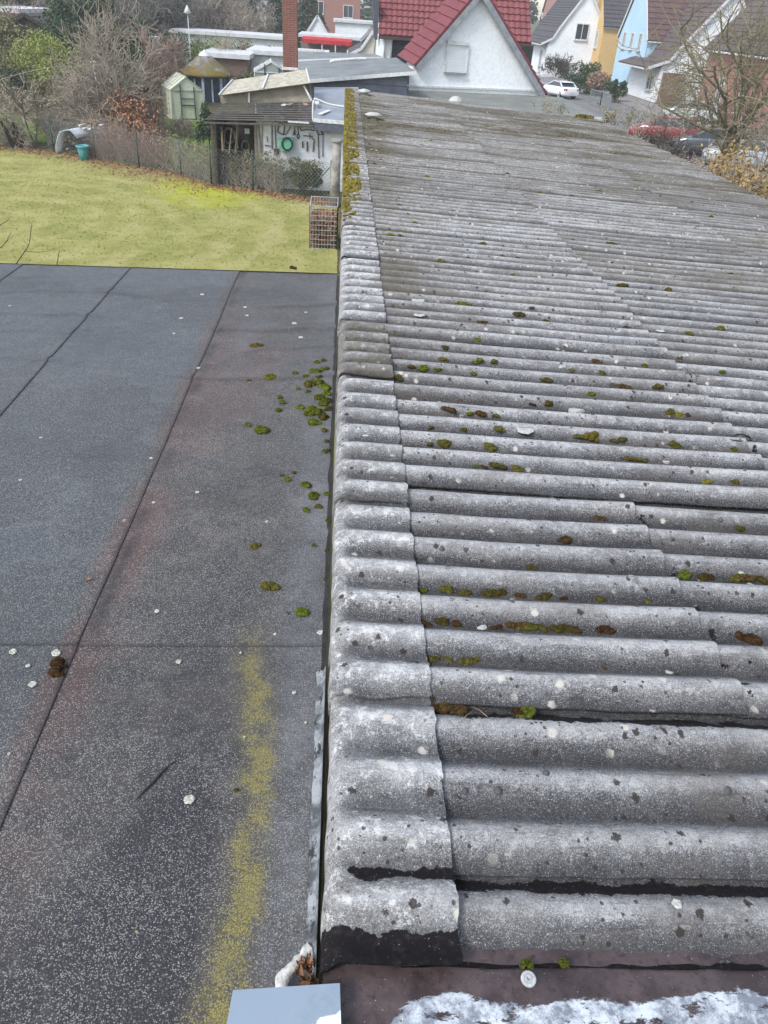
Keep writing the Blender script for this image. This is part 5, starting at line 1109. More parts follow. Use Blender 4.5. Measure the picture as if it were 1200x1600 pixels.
for px in (600, 611): q = A_(px, 80, 48.8); m = MB(); m.tube([(q.x, 48.8, ME0.z-.15), (q.x, 48.8, A_(px,93,48.8).z)], .05, 8); m.build('downpipe', M_WTRIM, RH)
m = MB(); m.poly([A_(583,0,49.2), A_(592,0,49.2), A_(590,62,49.2), A_(586,62,49.2)], (0,3,0)); m.build('slate_gable_edge', M_GARD, RH)
# shuttered window
wc = [onw(592-592+698.5,67.5,.02), onw(731.5,70,.02), onw(727.5,114,.02), onw(693.5,112,.02)]
wsh = MB(); wsh.poly([wc[3], wc[2], wc[1], wc[0]], -nb_*.03); shut = wsh.build('roller_shutter', M_WHITEPL if False else gen('white_shutter', (.74,.77,.80), (.68,.71,.74), 2, .6, .1), RH)
m = MB()
for i in range(1, 18): a, b = wc[3].lerp(wc[0], i/18)-nb_*.035, wc[2].lerp(wc[1], i/18)-nb_*.035; m.bar(a, b, .012, .006)
m.build('slat_groove', gen('shutter_groove', (.56,.58,.61)), shut)
m = MB(); 
for a, b in ((wc[0], wc[3]), (wc[1], wc[2])): m.bar(a-nb_*.04, b-nb_*.04, .06, .06)
m.bar(wc[0]-nb_*.05+Vector((0,0,.04)), wc[1]-nb_*.05+Vector((0,0,.04)), .12, .16); m.build('shutter_frame', M_WTRIM, RH)
m = MB(); m.bar(wc[3]-nb_*.06-Vector((0,0,.05)), wc[2]-nb_*.06-Vector((0,0,.05)), .16, .06); m.build('sill', gen('grey_sill', (.30,.31,.33)), RH)
b0_, b1_ = onw(635,134,.04), onw(845,142,.04); m = MB(); m.bar(b0_, b1_, .08, .08); m.build('base_strip', M_WTRIM, RH)

# houses along the street
house('white_house', 'tall white house with black roof and wide white gable, behind the white car', (G(848,120).x, G(848,120).y), '-Y', 7.9, 12, 3.4, 9.0, W_WHITE, M_DKT, [(3.9,4.9,1.5,1.6)], [(2.5,1.6,1.2,2.2)], flare=.5, rows=18)
hy, PY_ = house('yellow_house', 'narrow yellow house with steep gable and three slim upper windows in a row', (29.9, 112.0), '-X', 9.2, 7.5, 5.6, 11.2, W_YEL, M_DKT, [(2.0,4.3,.9,1.7),(4.6,4.3,.9,1.7),(7.2,4.3,.9,1.7),(2.2,1.5,1.5,1.6),(5.6,1.5,1.5,1.6),(4.6,7.5,.5,1.2)], (), over=.2, rows=14, trim=W_YEL)
m = MB(); m.box(27.2, 29.85, 106.6, 111.9, GZ, GZ+2.9); m.build('side_wing', W_YEL, hy)
m = MB(); tile_surface(m, (26.9,106.4,GZ+2.8), (26.9,112.1,GZ+2.8), (29.9,106.4,GZ+4.1), (29.9,112.1,GZ+4.1), 5, .05); m.build('wing_roof', M_DKT, hy)
m = MB(); m.slab([(28.2,107,GZ+3.9),(28.2,111.8,GZ+3.9),(29.86,111.8,GZ+6.4),(29.86,107,GZ+6.4)], .05); m.build('metal_dormer_roof', gen('seam_metal', (.34,.38,.45), (.27,.31,.38), 3, .4, .1, metal=.3), hy)
for yy in (108.4, 110.6): m = MB(); m.box(27.14, 27.2, yy-.4, yy+.4, GZ+1.0, GZ+2.3); m.build('wing_window', M_GLASS, hy)
house('pale_blue_house', 'light blue house with a steep street gable and brown roof, right of the yellow house', (29.6, 95.2), '-X', 9.4, 11, 4.9, 11.0, W_BLUE, M_BRT, [(2.0,4.6,.9,1.4),(4.6,4.6,.9,1.4),(7.2,4.6,.9,1.4)], [(3,3.2,1.2,1.2)], over=.25, rows=14)
house('pink_house', 'dusky pink house with a large brown roof, farthest house along the street', (37.5, 171), '-X', 12, 13, 7.0, 14.5, W_PINK, M_BRT, [(2.5,5.6,1.0,1.9),(5.8,5.6,1.0,1.9),(9,5.6,1.0,1.9),(2.5,2.2,1.0,1.9),(5.8,2.2,1.0,1.9)], (), over=.3, rows=16, trim=M_BRT)
house('brown_roofed_house', 'brown roofed house with dark blue wall between the pink and the white house', (39.5, 150), '-X', 12, 14, 5.4, 13.2, stucco('slate_blue_wall', (.10,.13,.17)), M_BRT, (), (), over=.3, rows=16)
ha, PA_ = house('low_white_house', 'low white house with broad dark roof and curved white eaves at the street corner', (G(990,158).x+1.9, G(990,158).y), '-Y', 10.5, 8.5, 2.75, 9.0, W_WHITE, M_DBT, [(7.2,1.6,1.2,1.3),(7.2,4.6,1.2,1.3)], [(2.0,1.5,1.5,1.2)], flare=.9, over=.45, rows=16)
m = MB(); q = PA_(0,0,0); m.box(q.x+.3, q.x+2.4, q.y-.45, q.y-.02, GZ, GZ+2.5); m.build('brick_corner', M_BRKB, ha)
house('red_brick_house', 'red brick house with white framed windows at the right edge behind the big bare tree', (G(1165,205).x, 60), '-Y', 11, 11, 5.0, 11.5, M_BRK2, M_DBT, [(1.6,2.0,1.0,2.2),(4.4,2.0,1.0,2.2),(1.9,5.8,1.0,1.5),(5.0,6.0,1.0,1.5)], [(3,2,1.0,2.0),(7,2,1.0,2.0)], over=.4, rows=16)
house('blue_gabled_house', 'house with pale blue gable half hidden behind the bare tree crown', (37, 84), '-Y', 9, 9, 5.2, 11.4, W_BLUE, M_DBT, [(3,4.5,1.1,1.4)], (), rows=14)

# street furniture and cars
def car(name, label, loc, rz, body, L=4.3, W=1.75, H=1.45, kind='hatch'):
    e = empty(name, loc, label, 'car'); e.rotation_euler = (0, 0, 0)
    Rm = Matrix.Rotation(rz, 3, 'Z'); T = lambda x, y, z: Vector(loc)+Rm @ Vector((x, y, z))
    # body: lofted sections along y (front +y)
    if kind == 'hatch': prof = [(-.50,.35,.72),(-.485,.30,.95),(-.46,.28,1.02),(-.30,.24,1.0),(.10,.22,.98),(.30,.22,.93),(.46,.26,.76),(.50,.34,.58)]
    else: prof = [(-.50,.35,.80),(-.49,.30,.93),(-.44,.27,.97),(-.30,.24,.98),(.10,.22,.95),(.30,.22,.92),(.46,.26,.76),(.50,.34,.58)]
    m = MB(); vs = []
    for (t, zb, zt) in prof:
        w_ = W/2*(1-.10*(abs(t)*2)**4); y = t*L
        for (fx, z) in ((-.86,zb),(-1,zb+.12),(-1,zt-.16),(-.93,zt-.03),(-.80,zt),(.80,zt),(.93,zt-.03),(1,zt-.16),(1,zb+.12),(.86,zb)): vs.append(T(fx*w_, y, z))
    k_ = 10; m.add(vs, [(i*k_+j, i*k_+(j+1)%k_, (i+1)*k_+(j+1)%k_, (i+1)*k_+j) for i in range(len(prof)-1) for j in range(k_)]+[tuple(range(k_-1,-1,-1)), tuple((len(prof)-1)*k_+j for j in range(k_))], True)
    b = m.build('body', body, e); 
    md = b.modifiers.new('bev', 'BEVEL'); md.width = .03; md.segments = 2; md.limit_method = 'ANGLE'
    ca = [(-.44,.97,.78),(-.33,H-.03,.62),(-.20,H,.61),(.04,H-.02,.61),(.26,.93,.76)] if kind == 'hatch' else [(-.36,.97,.76),(-.22,H-.05,.60),(-.10,H,.59),(.04,H-.02,.59),(.26,.93,.74)]
    m = MB(); vs = []
    for (t, z, w_) in ca: vs += [T(-w_*W*.62, t*L, z), T(w_*W*.62, t*L, z), T(W*.45, t*L, .9), T(-W*.45, t*L, .9)]
    m.add(vs, [(4*i+j, 4*i+(j+1)%4, 4*(i+1)+(j+1)%4, 4*(i+1)+j) for i in range(4) for j in range(4)]+[(3,2,1,0),(16,17,18,19)]); m.build('glasshouse', M_GLASS, e)
    m = MB(); m.add([T(sx*W*.365, t*L, H+dz) for t, dz in ((-.31,-.045),(-.20,.012),(.03,-.005)) for sx in (-1,1)], [(0,1,3,2),(2,3,5,4)], True); 
    for sx in (-1, 1):
        m.bar(T(sx*W*.44, ca[0][0]*L, .97), T(sx*W*.37, ca[1][0]*L, ca[1][1]), .09); m.bar(T(sx*W*.44, .26*L, .93), T(sx*W*.37, .04*L, H-.02), .06); m.bar(T(sx*W*.37, ca[1][0]*L, ca[1][1]), T(sx*W*.37, .04*L, H-.02), .06)
    m.bar(T(-W*.36, ca[1][0]*L, ca[1][1]), T(W*.36, ca[1][0]*L, ca[1][1]), .07); m.build('roof_panel', body, e)
    for sx in (-1, 1):
        for t in (-.31, .30):
            c = T(sx*W*.43, t*L, .31); ax = Rm @ Vector((1,0,0)); o1, o2 = Rm @ Vector((0,1,0)), Vector((0,0,1)); vs = []; n1 = 18
            for s_ in (-.10, .10):
                for k2 in range(n1): a = 2*pi*k2/n1; vs.append(c+ax*s_+(o1*cos(a)+o2*sin(a))*.31)
            m = MB(); m.add(vs, [(k2, (k2+1)%n1, n1+(k2+1)%n1, n1+k2) for k2 in range(n1)]+[tuple(range(n1)), tuple(range(2*n1-1, n1-1, -1))]); w_ = m.build('wheel', gen('tyre_rubber', (.02,.02,.022)), e)
            vs = [c+ax*(sx*.108)+(o1*cos(2*pi*k2/n1)+o2*sin(2*pi*k2/n1))*.19 for k2 in range(n1)]+[c+ax*(sx*.09)]; m = MB(); m.add(vs, [(k2, (k2+1)%n1, n1) for k2 in range(n1)]); m.build('rim', M_WASH, w_)
        m = MB(); m.poly([T(sx*W*.30, -.492*L, .70), T(sx*W*.485, -.485*L, .70), T(sx*W*.485, -.485*L, .86), T(sx*W*.30, -.492*L, .86)], Rm @ Vector((0,-.05,0))); m.build('tail_light', gen('tail_light_red', (.45,.03,.04), rough=.3), e)
        m = MB(); m.poly([T(sx*W*.28, .485*L, .58), T(sx*W*.46, .46*L, .60), T(sx*W*.46, .46*L, .74), T(sx*W*.28, .485*L, .72)], Rm @ Vector((0,.05,0))); m.build('headlight', gen('headlight_glass', (.55,.57,.6), rough=.15), e)
    m = MB(); m.poly([T(-.26, -.503*L, .50), T(.26, -.503*L, .50), T(.26, -.503*L, .61), T(-.26, -.503*L, .61)], Rm @ Vector((0,-.02,0))); m.build('number_plate', M_WTRIM, e)
    return e
def paint(name, c): 
    n = NT(name); n.b.inputs['Coat Weight'].default_value = .6; n.b.inputs['Coat Roughness'].default_value = .08; return n.out(c, .4, None, .5)
P_W, P_R, P_S, P_D = paint('white_car_paint', (.72,.74,.76)), paint('red_car_paint', (.26,.02,.03)), paint('silver_car_paint', (.38,.41,.44)), paint('dark_car_paint', (.04,.05,.07))
q = G(884,163); car('parked_car', 'white car with red tail lights parked in the street below the white house', (q.x+.9, q.y+6.5, GZ), .30, P_W, 4.3, 1.72, 1.34, 'coupe')
q = G(1040,222); car('parked_car', 'red car parked beyond the eave, half hidden by brown twigs', (q.x-.2, q.y, GZ), 1.15, P_R)
q = G(1105,243); car('parked_car', 'dark car with pale roof parked behind the trunk of the big bare tree', (q.x, q.y, GZ), 1.2, P_D)
q = G(1150,262); car('parked_car', 'silver car parked to the right of the big bare tree trunk', (q.x+.3, q.y, GZ), 1.25, P_S)
q = G(1076,190); car('parked_car', 'silver grey car standing behind the red car', (q.x, q.y, GZ), 1.2, P_S)
# mesh fence panels at the corner
mf = empty('mesh_gate', G(935,166), 'grey steel mesh fence panels on the corner beside the white car', 'fence'); a, b, c = G(920,163), G(937,167), G(951,173)
for s_, (p, q) in enumerate(((a, b), (b, c))):
    m = MB(); h_ = 1.15
    for t in (0, 1): r = p.lerp(q, t); m.bar(r, r+Vector((0,0,h_)), .07)
    for z in (.05, h_*.5, h_): m.bar(p+Vector((0,0,z)), q+Vector((0,0,z)), .06)
    for i in range(1, 14): r = p.lerp(q, i/14); m.bar(r+Vector((0,0,.05)), r+Vector((0,0,h_)), .02)
    for i in range(1, 10): m.bar(p+Vector((0,0,h_*i/10)), q+Vector((0,0,h_*i/10)), .015)
    m.build('mesh_panel', gen('grey_steel', (.24,.27,.28), rough=.5), mf)
ff = empty('garden_fence', G(845,140), 'low grey wire garden fence in front of the white house', 'fence')
p, q = G(838,134), G(868,140)
m = MB()
for i in range(15): r = p.lerp(q, i/14); m.bar(r, r+Vector((0,0,1.1)), .05)
m.bar(p+Vector((0,0,1.1)), q+Vector((0,0,1.1)), .06); m.bar(p+Vector((0,0,.4)), q+Vector((0,0,.4)), .05); m.build('railing', M_WASH, ff)

# ---- left and centre background buildings
def blockhouse(name, label, x0, x1, y0, y1, z1, wall, roof, cat='building', band=None, doors=0):
    e = empty(name, ((x0+x1)/2, y0, GZ), label, cat); m = MB(); m.box(x0, x1, y0, y1, GZ, z1); m.build('wall', wall, e)
    m = MB(); m.box(x0-.25, x1+.25, y0-.3, y1+.25, z1+.002, z1+.28); m.build('flat_roof', roof, e)
    for k_ in range(doors):
        w_ = (x1-x0)/doors; m = MB(); m.box(x0+w_*k_+.25, x0+w_*(k_+1)-.25, y0-.04, y0-.002, GZ, GZ+2.1); m.build('door', M_GARD, e)
    return e
M_PALER = gen('pale_membrane_roof', (.60,.61,.62), (.48,.49,.50), 1.5, .6, .1)
Y1 = 84; a, b = A_(268,46,Y1), A_(452,56,Y1); blockhouse('garage_row', 'long low garage row with a bright white flat roof behind the green hedge', a.x, b.x, Y1, Y1+6, a.z-.25, M_WHITEW, M_PALER, doors=8)
Y1 = 62; a, b = A_(318,82,Y1), A_(385,84,Y1); blockhouse('brick_outbuilding', 'low brown brick outbuilding with white roof edge behind the thatched pavilion', a.x, b.x, Y1, Y1+5, a.z-.25, M_BRKB, M_PALER)
a, b = A_(390,78,Y1+3), A_(507,82,Y1+3); blockhouse('white_outbuilding', 'low white outbuilding with pale flat roof on either side of the brick chimney', a.x, b.x, Y1+3, Y1+9, a.z-.25, M_WHITEW, M_PALER)
Y1 = 92; a, b = A_(470,52,Y1), A_(514,54,Y1); e = blockhouse('glazed_annex', 'pale sheet roofed annex with a red awning along its front', a.x, b.x+6, Y1, Y1+7, a.z-.3, gen('annex_wall', (.30,.27,.25)), M_PALER)
m = MB(); x0_, x1_ = A_(472,62,Y1-1.5).x, A_(550,70,Y1-1.5).x; zt_ = A_(510,63,Y1-1.5).z; vs = []
for i in range(31):
    x = x0_+(x1_-x0_)*i/30; vs += [(x, Y1-.1, zt_+.25), (x, Y1-1.5, zt_), (x, Y1-1.52, zt_-.30-.10*abs(sin(i*pi/5)))]
m.add(vs, [(3*i+j, 3*i+j+1, 3*i+j+4, 3*i+j+3) for i in range(30) for j in range(2)]); m.build('awning', gen('red_awning', (.50,.03,.04), rough=.7), e)
for px in (503, 524): q = A_(px, 75, Y1-1.4); m = MB(); m.bar((q.x, q.y, GZ), (q.x, q.y, zt_), .12); m.build('awning_post', M_WTRIM, e)
Y1 = 150; q = A_(500,36,Y1); house('brick_house', 'red brick house with white framed windows between the dark conifers at the top', (A_(478,36,Y1).x, Y1), '-Y', 9.0, 9, 6.6, 12.5, M_BRK2, M_BRT, [(2.1,5.2,1.6,1.7),(7.0,4.9,1.6,1.7)], (), rows=12, over=.4)
Y1 = 112; a, b = A_(524,30,Y1), A_(560,32,Y1); blockhouse('white_cube_building', 'plain white flat topped building left of the house with solar panels', a.x, b.x+2, Y1, Y1+8, a.z-.28, W_WHITE, M_PALER)
Y1 = 76; q = A_(560,92,Y1)
hs_, PS_ = house('solar_house', 'small house with dark curved roof and solar panels, left of the red roofed house', (A_(556,60,Y1).x, Y1), '-Y', 6.4, 9, 2.4, 7.0, stucco('cream_stucco', (.62,.56,.48)), M_DKT, (), (), flare=.3, over=.3, rows=12, apex=.62)
m = MB(); m.slab([PS_(.5,.6,3.35), PS_(.5,7.4,3.35), PS_(2.6,7.4,5.35), PS_(2.6,.6,5.35)], .06); m.build('solar_panel', gen('solar_glass', (.06,.08,.12), rough=.15, spec=.8), hs_)
house('small_white_gable_house', 'tiny white gabled building behind the glazed annex, right of the chimney', (A_(474,48,104).x, 104), '-Y', 3.2, 5, 2.2, 4.6, W_WHITE, M_DBT, (), (), rows=6, over=.2)
Y1 = 250
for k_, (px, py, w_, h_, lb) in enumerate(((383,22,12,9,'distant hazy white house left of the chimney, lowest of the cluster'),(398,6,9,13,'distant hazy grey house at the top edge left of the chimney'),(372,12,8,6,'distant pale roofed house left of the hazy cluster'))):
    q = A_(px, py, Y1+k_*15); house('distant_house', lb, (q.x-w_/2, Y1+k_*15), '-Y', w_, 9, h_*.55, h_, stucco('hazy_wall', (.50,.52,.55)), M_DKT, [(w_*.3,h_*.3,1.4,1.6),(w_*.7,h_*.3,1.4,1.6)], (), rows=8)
for (px0, px1, py, Y1, lb) in ((388,432,28,170,'long low white building in the haze left of the chimney'), (392,440,42,130,'second low white roofed building in the haze behind the hedge')):
    a, b = A_(px0,py,Y1), A_(px1,py,Y1); blockhouse('low_building', lb, a.x, b.x, Y1, Y1+8, a.z-.2, M_WHITEW, M_PALER)
Y1 = 70; a, b = A_(-30,10,Y1), A_(24,10,Y1); e = blockhouse('pink_brick_house', 'pink brick building with white roof edge at the top left corner', a.x, b.x, Y1, Y1+8, a.z-.28, M_BRK2, M_PALER)
for (px, py, Y1, w_, lb) in ((84,14,95,2.2,'little white roofed hut in the dark trees at the top left'), (92,14,110,3.,'white roofed hut right of the smaller one among the dark trees'), (220,57,75,1.6,'small grey box shaped hut behind the bare twigs left of the pavilion')):
    q = A_(px, py, Y1); blockhouse('garden_hut', lb, q.x-w_/2, q.x+w_/2, Y1, Y1+2, q.z-.28, M_WHITEW if w_ < 2 else M_WOODP, M_PALER, 'hut')
q = A_(40, 44, 62); e, _ = house('dark_garden_hut', 'dark roofed garden hut between the conifers at the left', (q.x-1.6, 62), '-Y', 3.4, 3, 2.0, 3.0, M_DKIN, M_DKT, (), (), rows=5, over=.2, trim=M_DKIN, cat='hut')
e.location.z += q.z-(GZ+2.3)
m = MB(); m.box(q.x-1.7, q.x+1.8, 62, 65, GZ, GZ+max(.05, q.z-GZ-2.3)); 
# greenhouse
def greenhouse(name, label, cfl, w_, d_, he, hr_, ang, mat, fmat):
    e = empty(name, cfl, label, 'greenhouse'); Rm = Matrix.Rotation(ang, 3, 'Z'); T = lambda x, y, z: Vector(cfl)+Rm @ Vector((x, y, z))
    m = MB(); m.poly([T(0,0,0), T(w_,0,0), T(w_,0,he), T(w_/2,0,hr_), T(0,0,he)], Rm @ Vector((0,d_,0))); m.build('panels', mat, e)
    m = MB(); f = -.02
    for a, b in ((T(0,f,0),T(0,f,he)),(T(w_,f,0),T(w_,f,he)),(T(0,f,he),T(w_/2,f,hr_)),(T(w_,f,he),T(w_/2,f,hr_)),(T(0,f,he),T(w_,f,he)),(T(0,f,.02),T(w_,f,.02)),(T(-.02,0,he),T(-.02,d_,he)),(T(-.02,0,.02),T(-.02,d_,.02)),(T(w_/2,0,hr_+.02),T(w_/2,d_,hr_+.02)),(T(0,d_,he+.02),T(w_/2,d_,hr_+.02))): m.bar(a, b, .05)
    for i in range(1, 5): t = d_*i/4; m.bar(T(-.02,t,0), T(-.02,t,he), .03); m.bar(T(-.01,t,he+.02), T(w_/2,t,hr_+.03), .03)
    m.build('frame', M_WTRIM if fmat is None else fmat, e)
    m = MB()
    for x in (.30, .72): m.bar(T(w_*x,f-.03,0), T(w_*x,f-.03,he*1.12+(.12 if x < .5 else .0)), .055)
    m.bar(T(w_*.30,f-.03,he*.5), T(w_*.72,f-.03,he*.5), .05); m.bar(T(w_*.30,f-.03,he*.72), T(w_*.72,f-.03,he*.72), .04); m.bar(T(w_*.30,f-.03,.04), T(w_*.72,f-.03,.04), .05)
    m.build('door_frame', M_GREENM, e); return e
M_POLY = gen('milky_greenhouse_panel', (.62,.64,.50), (.52,.54,.42), 1.4, .35, .05, spec=.5)
q = G(270, 187); greenhouse('greenhouse', 'milky green greenhouse with a green door frame standing on the garden lawn', q, 1.85, 2.6, 1.5, 2.15, .38, M_POLY, gen('pale_green_frame', (.50,.52,.42)))
q = A_(398, 122, 52); q.z = GZ; greenhouse('glasshouse', 'small clear glasshouse with white frame behind the tool shed roof', q, 2.0, 2.4, A_(398,112,52).z-GZ, A_(418,97,52).z-GZ, .1, gen('pale_glass_panel', (.34,.37,.35), (.25,.28,.26), 2, .2, .0, spec=.6), None)
# thatched pavilion
PVY = 58; q = A_(315, 117, PVY); pv = empty('thatched_pavilion', (q.x, PVY, GZ), 'round garden pavilion with mossy thatched cone roof and blue white posts', 'pavilion')
er = (A_(361,118,PVY).x-A_(270,114,PVY).x)/2; ez = A_(315,119,PVY).z; az = A_(313,84,PVY).z
n = NT('mossy_thatch'); X = n.xyz(); c_ = n.mix(n.map(n.noise(1.2,5,.7), .42, .6), (.15,.14,.125), (.27,.26,.25)); c_ = n.mix(n.map(n.math('ADD', n.noise(1.6,5,.7), n.math('MULTIPLY', n.math('SUBTRACT', ez+.9, X[2]), .18)), .52, .66), c_, (.19,.145,.035)); M_THATCH = n.out(c_, .95, n.bump(n.noise(12,5,.7,n.scaled(1,1,.3)), 1, .06), .1)
m = MB(); m.lathe((q.x,PVY+er,0), [(er*.9,ez-.12),(er*1.02,ez-.06),(er,ez+.08),(er*.72,ez+(az-ez)*.30),(er*.42,ez+(az-ez)*.62),(er*.16,az-.10),(.02,az)], 8); o = m.build('thatched_roof', M_THATCH, pv)
m = MB(); m.lathe((q.x,PVY+er,0), [(er*.24,az-.24),(er*.22,az-.16),(.04,az+.14),(.001,az+.15)], 8); m.build('roof_cap', M_WTRIM, pv)
m = MB(); m.lathe((q.x,PVY+er,0), [(er*.80,GZ),(er*.80,ez-.10)], 8); m.build('wall', gen('dark_blue_glazing', (.07,.09,.13), rough=.3), pv)
for k_ in range(8): a = 2*pi*(k_+.0)/8; m = MB(); m.bar((q.x+cos(a)*er*.84, PVY+er+sin(a)*er*.84, GZ), (q.x+cos(a)*er*.84, PVY+er+sin(a)*er*.84, ez-.05), .16); m.build('post', gen('blue_white_paint', (.50,.56,.64)), pv)
for k_ in (4, 5, 6): a = 2*pi*(k_+.5)/8; m = MB(); m.bar((q.x+cos(a)*er*.79, PVY+er+sin(a)*er*.79, GZ), (q.x+cos(a)*er*.79, PVY+er+sin(a)*er*.79, ez-.2), .10); m.build('mullion', gen('blue_white_paint'), pv)
# lamp post with box, white post, lamp by solar house
q = G(397,97); lp = empty('street_lamp', q, 'thin grey lamp post with a pale square head beside the chimney', 'street lamp'); zt_ = atY(393,52,q.y).z; m = MB(); m.tube([q, (q.x,q.y,zt_)], .07, 8); m.build('pole', M_GALV, lp); m = MB(); m.box(q.x-.33,q.x+.33,q.y-.2,q.y+.2,zt_-.5,zt_+.35); m.build('lamp_head', M_WASH, lp)
q = A_(578,50,60); lp = empty('street_lamp', (q.x, 60, GZ), 'arched metal lamp in front of the solar panel house', 'street lamp'); m = MB(); m.tube(smooth_path([Vector((q.x,60,GZ)), A_(587,60,60), A_(588,20,60), A_(584,14,60), A_(577,11,60)]), .05, 6); m.build('pole', M_GALV, lp); q = A_(575.5,11,60); m = MB(); m.box(q.x-.22,q.x+.1,59.9,60.1,q.z-.06,q.z+.06); m.build('lamp_head', M_WASH, lp)
q = A_(148,112,42); m = MB(); m.tube([(q.x,42,GZ), (q.x,42,A_(147,102,42).z)], .03, 6); zt_ = A_(147,102,42).z; m.lathe((q.x,42,zt_), [(.03,-.25),(.10,-.2),(.11,0),(.03,.05),(.16,.12),(.14,.16),(.001,.18)], 10); tag(m.build('garden_post', M_WTRIM), 'slim white garden post with a lantern top among bare twigs', 'post')
q = A_(293,20,70); m = MB(); m.tube([(q.x,70,GZ), (q.x,70,q.z)], .03, 6); m.lathe((q.x,70,q.z), [(.02,.5),(.05,.45),(.3,0),(.05,-.1)], 8); tag(m.build('weather_vane', M_WTRIM), 'small white vane on a thin pole in front of the grey trees', 'vane')
# white curved cover on the wood pile, bin, cold frame, soil heap
wp = empty('covered_wood_pile', G(106,242), 'wood pile under a curved white plastic sheet weighted with flat stones behind the fence', 'wood pile'); q = G(104,243); n_ = 12; m = MB(); vs = []
for i in range(n_+1):
    a = pi*.98*(1-i/n_)+.02
    for y in (0, .5, 1.0, 1.5): vs.append(Vector((q.x+.15+cos(a)*.58+y*.55, q.y+y, GZ+.02+sin(a)*1.0+.03*sin(i*2+y*3))))
m.add(vs, [(4*i+j, 4*i+j+1, 4*i+j+5, 4*i+j+4) for i in range(n_-3) for j in range(3)], True); o = m.build('plastic_sheet', M_WHITEPL if False else gen('white_sheet', (.58,.62,.68), (.48,.51,.56), 4, .5, .3), wp); o.modifiers.new('t', 'SOLIDIFY').thickness = .02
rr = random.Random(2)
for i in range(9): x = q.x+.35+i*.11+rr.uniform(-.05,.05); y = q.y+.2+rr.uniform(0,1.1); m = MB(); m.tube([Vector((x-.1,y,GZ+1.08+rr.uniform(-.08,.0))), Vector((x+.15,y+.1,GZ+1.10))], rr.uniform(.04,.08), 6); m.build('stone', M_WTRIM if i % 3 else M_WOODP, wp)
for i in range(26): x = q.x+.15+rr.uniform(-.3,.75); z = GZ+rr.uniform(.1,.75); m = MB(); m.tube([Vector((x,q.y+.1,z)), Vector((x+.3,q.y+1.3,z))], rr.uniform(.035,.07), 7); m.build('log', M_WOODP if i % 2 else BK['dark'], wp)
bn = empty('turquoise_tub', G(132,250), 'turquoise plastic tub standing beside the covered wood pile', 'tub'); q = G(132,250); m = MB(); m.lathe(q, [(.001,.02),(.19,.02),(.21,.35),(.24,.50)], 16); m.build('tub_body', gen('turquoise_plastic', (.10,.36,.38), (.08,.27,.30), 5, .45, .1), bn); m = MB(); m.lathe(q, [(.24,.50),(.28,.50),(.28,.56),(.24,.57),(.22,.52)], 16); m.build('rim', gen('turquoise_plastic'), bn)
q = G(60,171); cf = empty('cold_frame', q, 'small grey green cold frame box on the far garden lawn', 'cold frame'); m = MB(); m.box(q.x-.5,q.x+.5,q.y,q.y+1,GZ,GZ+.7); m.build('frame_box', gen('grey_green_board', (.20,.24,.20)), cf); m = MB(); m.slab([(q.x-.55,q.y-.05,GZ+.72),(q.x+.55,q.y-.05,GZ+.72),(q.x+.55,q.y+1.05,GZ+.95),(q.x-.55,q.y+1.05,GZ+.95)], .04); m.build('lid', M_WASH, cf)
q = G(92,168); m = MB(); m.lathe(q, [(1.3,-.02),(1.1,.18),(.7,.42),(.3,.55),(.001,.58)], 14); tag(m.build('soil_heap', gen('reddish_soil', (.10,.06,.055), (.06,.04,.035), 5, .95, .8)), 'low heap of reddish brown soil beside the cold frame', 'soil heap')
q = G(45,178); m = MB(); m.poly([q, q+Vector((1.1,.2,0)), q+Vector((.75,.3,.5)), q+Vector((.3,.2,.6))], (0,.6,0)); tag(m.build('tarpaulin_heap', gen('pale_tarp', (.42,.37,.32))), 'small pale covered heap on the left garden lawn', 'heap')
for (x0_, x1_, lb) in ((24,36,'dark boards stacked behind the leftmost part of the fence'),):
    rr = random.Random(8); e = empty('board_stack', G(30,232), lb, 'boards')
    for i in range(9): a = G(16+i*3, 234); m = MB(); m.bar(a+Vector((0,.3,0)), a+Vector((-.3+rr.uniform(-.1,.1),.5,.95+rr.uniform(-.2,.1))), .10, .03); m.build('board', M_DKIN, e)
# overhead wire
a, b, c = A_(45,112,44), A_(112,105,44), A_(170,132,44); m = MB(); m.tube(smooth_path([a+Vector((-3,0,-.9)), a, b, c, c+Vector((2.5,0,-1))]), .012, 4); tag(m.build('clothes_line', M_GALV), 'thin pale clothes line sagging across the shrubs at the left', 'line')

# ---- trees and shrubs, left
bare_tree('bare_tree', 'tall grey brown bare tree with straight rising branches left of the greenhouse', G(185,212), 6.6, 'dun', 3, 3, (6,5,5,3), 4, .10, .12, .10, .20, .011)
bare_tree('bare_sapling', 'thin dark forked sapling in front of the white shrub at the left', G(55,233), 4.4, 'dark', 11, 2, (4,4,3), 3, .055, .12, .08, .16, .008)
bare_tree('bare_shrub', 'pale tan many stemmed bare shrub at the left edge', G(12,222), 3.7, 'tan', 5, 9, (5,4,4), 3, .035, .17, .03, .55, .011, cat='shrub')
bare_tree('bare_shrub', 'low grey bare shrub left of the wood pile', G(28,230), 1.7, 'dun', 15, 8, (4,4,3), 3, .02, .2, .02, .6, .009, cat='shrub')
bare_tree('bare_tree', 'rounded reddish bare tree behind the conifers at the top left', A_(55,70,64).xy.to_3d()+Vector((0,0,GZ)), 6.5, 'pink', 21, 4, (5,5,4,2), 4, .08, .2, .04, .45, .014)
bare_tree('bare_tree', 'second reddish bare tree farther right at the top left', A_(85,60,70).xy.to_3d()+Vector((0,0,GZ)), 5.0, 'pink', 22, 3, (5,5,4,2), 4, .08, .2, .04, .45, .014)
